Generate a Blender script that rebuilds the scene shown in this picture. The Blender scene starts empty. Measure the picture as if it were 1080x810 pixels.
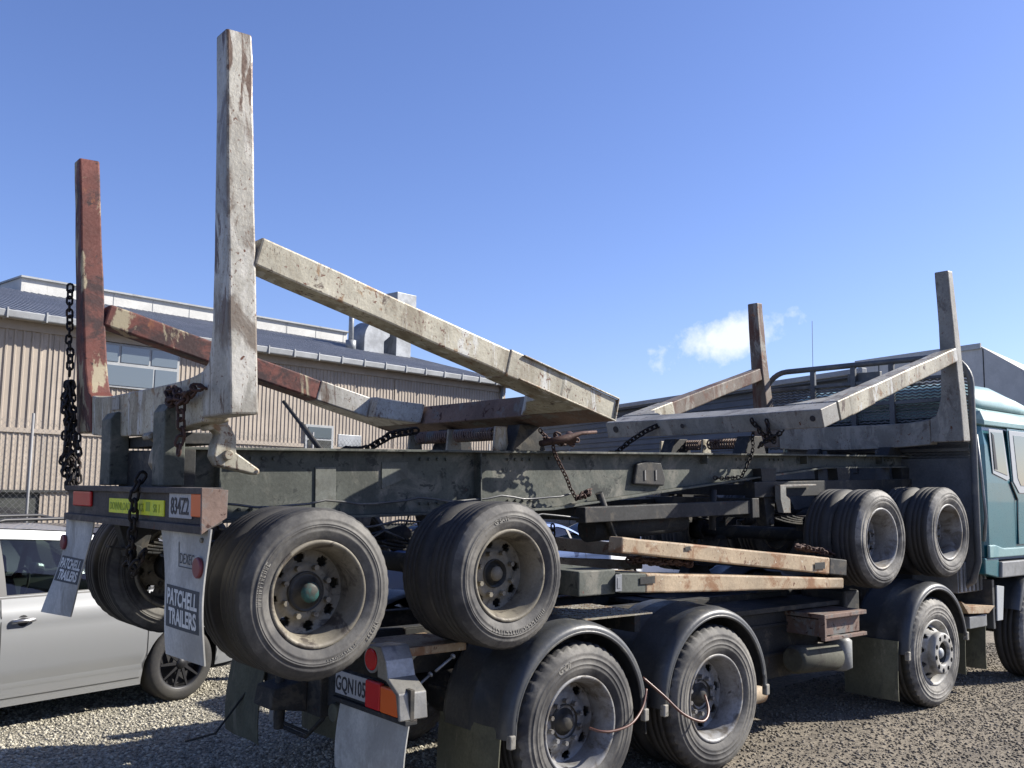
import bpy, math, random
import numpy as np
from math import sin, cos, pi, radians, atan2, sqrt
from mathutils import Vector, Matrix
random.seed(7); rng = np.random.default_rng(7)
S = bpy.context.scene
COL = S.collection

# ------------------------------------------------------------------ camera
CAM = Vector((0.0, -5.6049, 1.9541))
R_ = Vector((0.76597654, -0.6427237, 0.01364488)); U_ = Vector((-0.08241282, -0.07712272, 0.99360969))
F_ = Vector((0.63756416, 0.76220623, 0.11204287))
cd = bpy.data.cameras.new('camera'); cam = bpy.data.objects.new('camera', cd); COL.objects.link(cam)
cam.matrix_world = Matrix(((R_.x, U_.x, -F_.x, CAM.x), (R_.y, U_.y, -F_.y, CAM.y), (R_.z, U_.z, -F_.z, CAM.z), (0, 0, 0, 1)))
cd.sensor_width = 36; cd.lens = 994.62 / 1080 * 36; cd.clip_start = .05; cd.clip_end = 3000
S.camera = cam
# ------------------------------------------------------------------ sun, sky
SUN_EL = radians(34); SUN_AZ = radians(116)      # azimuth clockwise from +Y
sdir = Vector((sin(SUN_AZ) * cos(SUN_EL), cos(SUN_AZ) * cos(SUN_EL), sin(SUN_EL)))
sl = bpy.data.lights.new('sun', 'SUN'); sl.energy = 4.7; sl.angle = radians(.53); sl.color = (1, .945, .85)
so = bpy.data.objects.new('sun', sl); COL.objects.link(so); so.rotation_euler = sdir.to_track_quat('Z', 'Y').to_euler()
so.location = (20, -10, 20)
W = bpy.data.worlds.new('World'); S.world = W; W.use_nodes = True
nt = W.node_tree; nt.nodes.clear()
def N(t, typ, **k):
    n = t.nodes.new(typ)
    for a, b in k.items():
        setattr(n, a, b)
    return n
sky = N(nt, 'ShaderNodeTexSky', sky_type='NISHITA', sun_disc=False, sun_elevation=SUN_EL, sun_rotation=SUN_AZ)
sky.air_density = 1.0; sky.dust_density = .6; sky.ozone_density = 2.2; sky.altitude = 0
bg = N(nt, 'ShaderNodeBackground'); bg.inputs[1].default_value = .058
out = N(nt, 'ShaderNodeOutputWorld')
# one small cloud low over the far sheds
cdir = Vector((.7860, .5975, .1560)).normalized()
cr = F_.cross(Vector((0, 0, 1))).normalized(); cu = cr.cross(cdir).normalized(); cr = cdir.cross(cu).normalized()
tc = N(nt, 'ShaderNodeTexCoord')
def dotn(v):
    d = N(nt, 'ShaderNodeVectorMath', operation='DOT_PRODUCT'); nt.links.new(tc.outputs['Generated'], d.inputs[0]); d.inputs[1].default_value = v; return d.outputs['Value']
def mth(t, op, a, b=None, c=None, clamp=False):
    m = N(t, 'ShaderNodeMath', operation=op, use_clamp=clamp)
    for i, v in enumerate((a, b, c)):
        if v is None: continue
        if isinstance(v, (int, float)): m.inputs[i].default_value = v
        else: t.links.new(v, m.inputs[i])
    return m.outputs[0]
ca, sa = cos(radians(15)), sin(radians(15))
du, dv, dw = dotn(cr), dotn(cu), dotn(cdir)
ua = mth(nt, 'ADD', mth(nt, 'MULTIPLY', du, ca), mth(nt, 'MULTIPLY', dv, sa))
va = mth(nt, 'SUBTRACT', mth(nt, 'MULTIPLY', dv, ca), mth(nt, 'MULTIPLY', du, sa))
e1 = mth(nt, 'ADD', mth(nt, 'POWER', mth(nt, 'ABSOLUTE', mth(nt, 'DIVIDE', ua, .078)), 2.0), mth(nt, 'POWER', mth(nt, 'ABSOLUTE', mth(nt, 'DIVIDE', va, .027)), 2.0))
nz = N(nt, 'ShaderNodeTexNoise'); nz.inputs['Scale'].default_value = 26; nz.inputs['Detail'].default_value = 11; nz.inputs['Roughness'].default_value = .62
nt.links.new(tc.outputs['Generated'], nz.inputs['Vector'])
m1 = mth(nt, 'SUBTRACT', mth(nt, 'MULTIPLY', nz.outputs['Fac'], 3.6), mth(nt, 'ADD', e1, .92))
m2 = mth(nt, 'MULTIPLY', mth(nt, 'MULTIPLY', m1, .95, clamp=True), mth(nt, 'GREATER_THAN', dw, .8))
m2 = mth(nt, 'MULTIPLY', m2, .9)
mixc = N(nt, 'ShaderNodeMix', data_type='RGBA'); nt.links.new(m2, mixc.inputs['Factor'])
tint = N(nt, 'ShaderNodeMix', data_type='RGBA', blend_type='MULTIPLY'); tint.inputs['Factor'].default_value = 1; nt.links.new(sky.outputs[0], tint.inputs['A']); tint.inputs['B'].default_value = (.97, 1.02, 1.42, 1)
nt.links.new(tint.outputs['Result'], mixc.inputs['A']); mixc.inputs['B'].default_value = (7.8, 8.3, 9.2, 1)
nt.links.new(mixc.outputs['Result'], bg.inputs[0]); nt.links.new(bg.outputs[0], out.inputs[0])
S.view_settings.view_transform = 'Standard'; S.view_settings.look = 'None'; S.view_settings.exposure = 1.2; S.view_settings.gamma = 1
S.render.engine = 'CYCLES'

# ------------------------------------------------------------------ materials
def newmat(name):
    m = bpy.data.materials.new(name); m.use_nodes = True
    return m, m.node_tree, m.node_tree.nodes['Principled BSDF']
def coord(t, scale=(1, 1, 1), rand=True):
    c = N(t, 'ShaderNodeTexCoord'); mp = N(t, 'ShaderNodeMapping'); mp.inputs['Scale'].default_value = scale
    if rand:
        oi = N(t, 'ShaderNodeObjectInfo'); vm = N(t, 'ShaderNodeVectorMath', operation='MULTIPLY'); vm.inputs[1].default_value = (13, 7, 5)
        cb = N(t, 'ShaderNodeCombineXYZ')
        for i in range(3): t.links.new(oi.outputs['Random'], cb.inputs[i])
        t.links.new(cb.outputs[0], vm.inputs[0]); ad = N(t, 'ShaderNodeVectorMath', operation='ADD')
        t.links.new(c.outputs['Object'], ad.inputs[0]); t.links.new(vm.outputs[0], ad.inputs[1]); t.links.new(ad.outputs[0], mp.inputs['Vector'])
    else: t.links.new(c.outputs['Object'], mp.inputs['Vector'])
    return mp.outputs[0]
def noise(t, v, s, det=5, ro=.6, dist=0):
    n = N(t, 'ShaderNodeTexNoise'); n.inputs['Scale'].default_value = s; n.inputs['Detail'].default_value = det
    n.inputs['Roughness'].default_value = ro; n.inputs['Distortion'].default_value = dist; t.links.new(v, n.inputs['Vector']); return n.outputs['Fac']
def ramp(t, f, a, b, ca=0, cb=1):
    r = N(t, 'ShaderNodeMapRange', interpolation_type='SMOOTHSTEP'); t.links.new(f, r.inputs['Value'])
    r.inputs['From Min'].default_value = a; r.inputs['From Max'].default_value = b; r.inputs['To Min'].default_value = ca; r.inputs['To Max'].default_value = cb
    return r.outputs['Result']
def mix(t, f, a, b, mode='MIX'):
    m = N(t, 'ShaderNodeMix', data_type='RGBA', blend_type=mode)
    if isinstance(f, (int, float)): m.inputs['Factor'].default_value = f
    else: t.links.new(f, m.inputs['Factor'])
    for k, v in (('A', a), ('B', b)):
        if isinstance(v, tuple): m.inputs[k].default_value = (*v[:3], 1)
        else: t.links.new(v, m.inputs[k])
    return m.outputs['Result']
def setp(b, **k):
    for a, v in k.items():
        if a in b.inputs: b.inputs[a].default_value = v
KALB = .66
def worn(name, base, layers=(), rough=.6, metal=0.0, var=.3, bump=.15, bscale=40, spec=.35, coat=0, edge=None, pits=None):
    """base colour with tonal variation, then layers (colour, threshold, softness, scale, stretch)"""
    base = tuple(c * KALB for c in base); layers = [(tuple(c * KALB for c in l_[0]), *l_[1:]) for l_ in layers]
    m, t, b = newmat(name)
    v = coord(t)
    n = noise(t, v, 2.3, 6, .65)
    dark = tuple(c * (1 - var) for c in base); lite = tuple(min(1, c * (1 + var)) for c in base)
    col = mix(t, ramp(t, n, .3, .7), dark, lite)
    fine = noise(t, v, 55, 4, .7)
    col = mix(t, ramp(t, fine, .35, .7, 0, .35), col, tuple(c * .55 for c in base))
    for i, (lc, th, so_, sc, st) in enumerate(layers):
        vv = coord(t, st)
        msk = ramp(t, noise(t, vv, sc, 9, .68, .6), th, th + so_)
        col = mix(t, msk, col, lc)
    if pits:
        p_ = ramp(t, noise(t, coord(t, (1, 1, .6)), 75, 3, .55), .60, .68); col = mix(t, mth(t, 'MULTIPLY', p_, ramp(t, noise(t, v, 6, 3, .5), .38, .6)), col, pits)
    if edge:
        bn = N(t, 'ShaderNodeBevel', samples=4); bn.inputs['Radius'].default_value = .022; ge = N(t, 'ShaderNodeNewGeometry')
        dt = N(t, 'ShaderNodeVectorMath', operation='DOT_PRODUCT'); t.links.new(bn.outputs[0], dt.inputs[0]); t.links.new(ge.outputs['True Normal'], dt.inputs[1])
        em = mth(t, 'MULTIPLY', ramp(t, mth(t, 'SUBTRACT', 1.0, dt.outputs['Value']), .02, .2), ramp(t, noise(t, v, 9, 6, .7), .42, .58)); col = mix(t, em, col, edge)
    t.links.new(col, b.inputs['Base Color'])
    t.links.new(ramp(t, fine, .2, .8, rough - .08, min(1, rough + .12)), b.inputs['Roughness'])
    b.inputs['Metallic'].default_value = metal
    setp(b, **{'Specular IOR Level': spec, 'Coat Weight': coat})
    bp = N(t, 'ShaderNodeBump'); bp.inputs['Strength'].default_value = bump; bp.inputs['Distance'].default_value = .006
    t.links.new(noise(t, v, bscale, 6, .6), bp.inputs['Height']); t.links.new(bp.outputs[0], b.inputs['Normal'])
    return m
def plain(name, c, rough=.5, metal=0, **k):
    m, t, b = newmat(name); b.inputs['Base Color'].default_value = (*c, 1); b.inputs['Roughness'].default_value = rough; b.inputs['Metallic'].default_value = metal
    setp(b, **k); return m
U1 = (1, 1, 1)
RUST = (.13, .045, .02); RUSTD = (.06, .022, .014); MAROON = (.125, .043, .036)
M = {}
STK = (.60, .60, .56)
M['cream'] = worn('weathered_cream_steel', (.50, .47, .37), [((.27, .235, .17), .47, .14, 4, (1, 1, .35)), ((.30, .19, .10), .57, .07, 7, U1), (STK, .55, .07, 8, (1, 1, .2)), ((.11, .08, .06), .60, .06, 11, (1, 1, .5)), (RUST, .61, .04, 19, U1)], rough=.5, metal=.15, bump=.3, edge=(.10, .05, .03), pits=(.10, .05, .035))
M['grey'] = worn('scuffed_pale_steel', (.46, .44, .38), [((.60, .58, .52), .5, .1, 6, (1, 1, .2)), ((.20, .165, .13), .50, .1, 4, (1, 1, .4)), ((.12, .07, .045), .55, .06, 7, (1, 1, .2)), (RUST, .63, .04, 18, U1)], rough=.45, metal=.15, bump=.35, edge=(.09, .045, .03), pits=(.10, .06, .04))
M['greyfar'] = worn('dull_grey_steel', (.33, .325, .295), [((.40, .39, .35), .5, .1, 4, (1, 1, .5)), ((.17, .155, .14), .55, .1, 6, (1, 1, .6)), (RUST, .63, .04, 14, U1)], rough=.55, metal=.1, bump=.3, edge=(.12, .07, .04), pits=(.12, .07, .05))
M['rustgrey'] = worn('rust_streaked_grey_steel', (.20, .16, .13), [((.13, .06, .04), .48, .12, 4, (1, 1, .4)), ((.32, .30, .26), .54, .08, 6, (1, 1, .3)), ((.30, .13, .06), .6, .06, 9, U1)], rough=.65, bump=.3, edge=(.08, .04, .03))
M['maroon'] = worn('rusted_maroon_steel', (.17, .055, .042), [((.05, .024, .024), .46, .14, 4, U1), ((.24, .09, .045), .58, .08, 7, (1, 1, .4)), ((.42, .36, .24), .565, .05, 3.6, (1, 1, .35)), ((.04, .02, .02), .6, .05, 13, U1)], rough=.7, bump=.3, edge=(.05, .02, .015))
M['dustcream'] = worn('dusty_tan_painted_steel', (.50, .39, .26), [((.30, .16, .08), .5, .12, 4, U1), (RUST, .60, .05, 9, U1), ((.6, .54, .42), .6, .06, 14, U1)], rough=.7, bump=.3, edge=(.2, .09, .04), pits=(.14, .07, .04))
M['chassis'] = worn('dirty_green_chassis_paint', (.105, .115, .098), [((.25, .24, .20), .48, .2, 3, U1), ((.045, .05, .045), .56, .06, 9, U1), ((.15, .05, .035), .66, .03, 6, U1)], rough=.75, bump=.3)
M['rustbox'] = worn('rusty_grey_bar_steel', (.22, .15, .12), [((.2, .2, .19), .5, .12, 6, U1), (RUSTD, .58, .05, 14, U1)], rough=.75, bump=.3)
M['tailbar'] = worn('grimy_tail_bar_steel', (.075, .065, .06), [((.15, .13, .11), .5, .15, 6, (1, .4, 1)), (RUST, .62, .05, 12, U1)], rough=.7)
M['dark'] = worn('greasy_dark_steel', (.035, .036, .036), [((.09, .08, .065), .52, .12, 6, U1), ((.07, .03, .02), .62, .05, 12, U1)], rough=.7)
M['black'] = worn('black_mudguard_plastic', (.075, .08, .085), [((.20, .19, .155), .5, .25, 3, (1, 1, 1))], rough=.42, bump=.08, spec=.5)
M['clip'] = worn('dusty_clip_plastic', (.38, .36, .31), [((.2, .19, .16), .5, .1, 20, U1)], rough=.7)
M['rim'] = worn('dusty_wheel_steel', (.24, .215, .165), [((.31, .28, .22), .48, .2, 3, U1), ((.09, .075, .06), .52, .1, 7, U1)], rough=.6, metal=.1, bump=.2)
M['rimgrey'] = worn('grey_wheel_steel', (.33, .33, .33), [((.15, .13, .105), .45, .18, 5, U1), ((.07, .06, .05), .58, .08, 9, U1)], rough=.55, metal=.2, bump=.1)
M['rimwhite'] = worn('pale_steer_wheel_paint', (.50, .49, .46), [((.28, .26, .22), .5, .15, 6, U1)], rough=.6, bump=.1)
M['hub'] = worn('oily_hub_steel', (.06, .055, .045), [((.02, .02, .02), .5, .15, 8, U1)], rough=.5)
M['hubteal'] = worn('faded_teal_hub_cap', (.03, .11, .10), [((.05, .05, .04), .44, .12, 14, U1)], rough=.6)
M['flap'] = worn('aged_backlit_mudflap_rubber', (.62, .61, .56), [((.42, .41, .37), .48, .2, 4, (1, 1, .5)), ((.75, .73, .68), .58, .1, 7, (1, 1, .4))], rough=.85, bump=.1)  # aged grey rubber, colour raised for light coming through the flaps
M['flapgreen'] = worn('olive_dusty_mudflap_rubber', (.16, .16, .11), [((.09, .09, .07), .5, .2, 4, (1, 1, .4)), ((.24, .23, .17), .58, .1, 6, (1, 1, .4))], rough=.85, bump=.1)
M['chain'] = worn('rusty_chain_steel', (.09, .05, .04), [((.03, .02, .018), .5, .2, 20, U1)], rough=.7, metal=.3, bump=0)
M['chaindark'] = worn('dark_chain_steel', (.03, .025, .023), [((.09, .05, .035), .56, .1, 20, U1)], rough=.6, metal=.4, bump=0)
M['teal'] = worn('teal_cab_paint', (.018, .16, .20), [((.035, .18, .21), .5, .25, 2, U1)], rough=.3, bump=.02, var=.1, spec=.5, coat=.4)
M['tealpale'] = worn('glare_pale_teal_paint', (.32, .50, .50), [((.2, .38, .40), .5, .2, 3, U1)], rough=.4, bump=.03, var=.08)  # teal lightened to carry the sun glare on the roof cap
M['skirt'] = worn('light_grey_skirt_plastic', (.30, .31, .31), [((.2, .2, .19), .5, .2, 5, U1)], rough=.5)
M['frame_white'] = plain('window_frame_white', (.34, .36, .37), .4)
M['red'] = plain('red_lamp_lens', (.45, .012, .015), .25); M['amber'] = plain('amber_lamp_lens', (.62, .11, .015), .3)
M['reflector'] = plain('dull_red_reflector', (.16, .03, .035), .4)
M['yellow'] = worn('yellow_green_reflective_tape', (.95, 1.0, .05), [((.7, .85, .08), .5, .15, 9, U1)], rough=.5, var=.1, bump=0)
M['yelink'] = plain('faded_green_ink', (.26, .33, .03), .6)
M['plate'] = worn('white_number_plate', (.55, .56, .58), [((.4, .4, .4), .55, .2, 9, U1)], rough=.5, var=.1, bump=0)
M['ink'] = plain('black_ink', (.015, .015, .02), .6); M['panel'] = plain('dark_printed_panel', (.05, .055, .06), .75)
M['letter'] = worn('faded_white_print', (.95, .95, .90), [((.6, .6, .56), .6, .1, 20, U1)], rough=.8, bump=0)
M['galv'] = worn('dull_galvanised_sheet', (.36, .38, .40), [((.26, .27, .28), .5, .2, 1.5, U1)], rough=.5, metal=.3, bump=.05)
M['hose'] = plain('brown_air_hose', (.11, .05, .035), .4)
M['brightmetal'] = worn('scratched_bright_metal', (.36, .35, .32), [((.2, .2, .2), .5, .2, 6, U1)], rough=.35, metal=.5)
M['grass_tape'] = plain('olive_canvas', (.2, .2, .12), .9)

def rubber(name, dust=.5):
    m, t, b = newmat(name); v = coord(t)
    a = ramp(t, noise(t, v, 3, 7, .65, .4), .33, .68)
    col = mix(t, a, (.022, .022, .024), (.14 * dust * 2, .133 * dust * 2, .118 * dust * 2))
    col = mix(t, ramp(t, noise(t, v, 40, 4, .7), .45, .7, 0, .5), col, (.05, .045, .04))
    t.links.new(col, b.inputs['Base Color']); b.inputs['Roughness'].default_value = .72
    setp(b, **{'Specular IOR Level': .4})
    bp = N(t, 'ShaderNodeBump'); bp.inputs['Strength'].default_value = .2; bp.inputs['Distance'].default_value = .004
    t.links.new(noise(t, v, 60, 5, .6), bp.inputs['Height']); t.links.new(bp.outputs[0], b.inputs['Normal']); return m
M['tread'] = rubber('dark_tread_rubber', .16); M['tyre'] = rubber('dusty_tyre_rubber', .46); M['tyre_d'] = rubber('brown_dusty_tyre_rubber', .55); M['tyre_l'] = rubber('pale_mud_tyre_rubber', .95)  # tread rubber holds less dust, and is darkened further for its shade
def moulded_marks(mb, c, rad, ang, span, h, yoff):   # worn, unreadable raised characters: short blocks along an arc
    a = ang - span / 2
    while a < ang + span / 2:
        w = random.choice((.35, .5, .6)) * h / rad
        for (f0, f1, r0, r1) in random.choice((((0, .28, 0, 1), (.7, 1, 0, 1)), ((0, .3, 0, 1), (.3, 1, .75, 1), (.3, 1, 0, .25)), ((.35, .65, 0, 1), (0, 1, .78, 1)))):
            q = [(a + w * f0, r0), (a + w * f1, r0), (a + w * f1, r1), (a + w * f0, r1)]
            mb.hexa([(c[0] + (rad + h * r_) * sin(t_), c[1] + yoff, c[2] + (rad + h * r_) * cos(t_)) for t_, r_ in q] + [(c[0] + (rad + h * r_) * sin(t_), c[1] + yoff - .002, c[2] + (rad + h * r_) * cos(t_)) for t_, r_ in q])
        a += w + .3 * h / rad
M['tyretext'] = plain('raised_tyre_rubber', (.20, .19, .165), .7)

def glassm(name, tint=(.02, .03, .03), rough=.05):
    m, t, b = newmat(name); b.inputs['Base Color'].default_value = (*tint, 1); b.inputs['Roughness'].default_value = rough
    setp(b, **{'Specular IOR Level': .9, 'Coat Weight': .5}); return m
m, t, b = newmat('tinted_car_glass'); t.nodes.remove(b)
gl = N(t, 'ShaderNodeBsdfGlossy'); gl.inputs['Roughness'].default_value = .03; tr_ = N(t, 'ShaderNodeBsdfTransparent'); tr_.inputs['Color'].default_value = (.34, .40, .38, 1)
fr = N(t, 'ShaderNodeFresnel'); fr.inputs['IOR'].default_value = 1.6; ms = N(t, 'ShaderNodeMixShader'); t.links.new(fr.outputs[0], ms.inputs[0]); t.links.new(tr_.outputs[0], ms.inputs[1]); t.links.new(gl.outputs[0], ms.inputs[2]); t.links.new(ms.outputs[0], t.nodes['Material Output'].inputs[0]); M['glass'] = m; M['cabglass'] = glassm('green_window_glass', (.06, .10, .09)); M['shedglass'] = glassm('grey_shed_window_glass', (.09, .11, .12), .15)
def carpaint(name, c, met=.6):
    m, t, b = newmat(name); b.inputs['Base Color'].default_value = (*c, 1); b.inputs['Metallic'].default_value = met; b.inputs['Roughness'].default_value = .38
    setp(b, **{'Coat Weight': .6, 'Coat Roughness': .08}); return m
M['silver'] = carpaint('silver_car_paint', (.35, .36, .37)); M['navy'] = carpaint('navy_car_paint', (.05, .08, .17)); M['white'] = carpaint('white_car_paint', (.72, .73, .74), .0)
M['blackcar'] = carpaint('black_car_paint', (.03, .03, .035)); M['trim'] = plain('black_trim', (.02, .02, .022), .5)
M['seat'] = plain('grey_seat_cloth', (.10, .105, .11), .9); M['alloy'] = plain('dark_alloy', (.03, .03, .033), .45, .5); M['handle'] = plain('chrome_handle', (.35, .35, .36), .3, .9)

def siding(name, base, other, st=(1, 1, .15)):
    return worn(name, base, [(other, .45, .25, .7, st), (tuple(c * .75 for c in other), .6, .1, 2.5, (1, 1, .08)), (tuple(c * .6 for c in base), .64, .06, 8, (1, 1, .2))], rough=.6, var=.12, bump=.03)
M['siding'] = siding('beige_corrugated_siding', (.49, .42, .345), (.42, .36, .295)); M['roofm'] = siding('grey_blue_roofing', (.33, .345, .37), (.40, .41, .43), U1)
M['plinth'] = worn('dark_weathered_timber', (.07, .075, .07), [((.03, .03, .035), .5, .1, 2, (.3, 1, 2))], rough=.9)
M['whitepanel'] = siding('white_sheet_panel', (.68, .68, .65), (.6, .6, .57), U1); M['gutter'] = siding('pale_gutter_metal', (.45, .47, .48), (.3, .31, .32), U1)
M['blueboard'] = siding('blue_grey_weatherboard', (.13, .155, .19), (.17, .19, .22), (.3, .3, 2)); M['greyboard'] = siding('pale_grey_panel', (.80, .76, .68), (.72, .69, .62), U1) if 1 else siding('x', (.50, .49, .455), (.56, .55, .52), U1)
M['post'] = plain('galvanised_fence_post', (.2, .2, .2), .6); M['greenpost'] = worn('mossy_timber_post', (.18, .24, .13), [((.1, .12, .08), .5, .2, 6, (1, 1, .3))], rough=.9)
M['pad'] = worn('dusty_green_pad', (.20, .21, .185), [((.12, .12, .10), .5, .15, 8, U1)], rough=.8); M['olive'] = worn('dirty_olive_tank', (.10, .10, .075), [((.05, .045, .035), .5, .15, 5, U1), ((.16, .14, .1), .6, .1, 8, U1)], rough=.8); M['hoop'] = worn('grey_painted_tube', (.13, .14, .15), [((.2, .2, .19), .5, .15, 4, U1)], rough=.5); M['slate'] = worn('dark_grey_sheet', (.13, .14, .15), [((.2, .2, .19), .5, .2, 2, U1)], rough=.65)
M['wood'] = worn('dark_timber', (.09, .06, .04), [((.2, .13, .08), .55, .1, 10, U1)], rough=.9)
# gravel ground
m, t, b = newmat('gravel_ground'); v = coord(t, rand=False)
vo = N(t, 'ShaderNodeTexVoronoi'); vo.inputs['Scale'].default_value = 58; t.links.new(v, vo.inputs['Vector'])
sep = N(t, 'ShaderNodeSeparateColor'); t.links.new(vo.outputs['Color'], sep.inputs[0])
c1 = mix(t, sep.outputs[0], (.12, .11, .085), (.36, .335, .265))
big = ramp(t, noise(t, v, .8, 6, .6), .4, .62)
dirt = mix(t, ramp(t, noise(t, v, 14, 8, .7), .35, .65), (.085, .068, .05), (.245, .205, .15))
sx = N(t, 'ShaderNodeSeparateXYZ'); t.links.new(v, sx.inputs[0])
right = ramp(t, mth(t, 'ADD', mth(t, 'SUBTRACT', sx.outputs[0], mth(t, 'MULTIPLY', sx.outputs[1], 1.2)), mth(t, 'MULTIPLY', noise(t, v, 1.2, 4, .6), 2)), 4.5, 7)
col = mix(t, mth(t, 'MULTIPLY', right, .8), c1, dirt)
col = mix(t, mth(t, 'MULTIPLY', big, .35), col, (.10, .085, .065))
rut = ramp(t, noise(t, coord(t, (.25, 2.2, 1), False), 1.1, 5, .55), .5, .62); col = mix(t, mth(t, 'MULTIPLY', rut, mth(t, 'MULTIPLY', right, .45)), col, (.07, .058, .045))
t.links.new(col, b.inputs['Base Color']); b.inputs['Roughness'].default_value = .95
bp = N(t, 'ShaderNodeBump'); bp.inputs['Strength'].default_value = .8; bp.inputs['Distance'].default_value = .016
hh = mth(t, 'ADD', mth(t, 'MULTIPLY', vo.outputs['Distance'], mth(t, 'SUBTRACT', mth(t, 'MULTIPLY', right, .85), 1.0)), mth(t, 'MULTIPLY', noise(t, v, 26, 8, .72), 1.0)); t.links.new(hh, bp.inputs['Height']); bq = N(t, 'ShaderNodeBump'); bq.inputs['Strength'].default_value = .7; bq.inputs['Distance'].default_value = .10; t.links.new(noise(t, coord(t, (.5, 1.6, 1), False), 1.6, 4, .5), bq.inputs['Height']); t.links.new(bq.outputs[0], bp.inputs['Normal']); t.links.new(bp.outputs[0], b.inputs['Normal']); M['ground'] = m
m, t, b = newmat('loose_stone'); 
at = N(t, 'ShaderNodeAttribute', attribute_name='tone'); t.links.new(mix(t, at.outputs['Fac'], (.11, .10, .08), (.46, .43, .35)), b.inputs['Base Color']); b.inputs['Roughness'].default_value = .9; M['stone'] = m
m, t, b = newmat('dirt_clod')
at = N(t, 'ShaderNodeAttribute', attribute_name='tone'); t.links.new(mix(t, at.outputs['Fac'], (.07, .06, .045), (.24, .21, .165)), b.inputs['Base Color']); b.inputs['Roughness'].default_value = .95; M['clod'] = m

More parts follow.
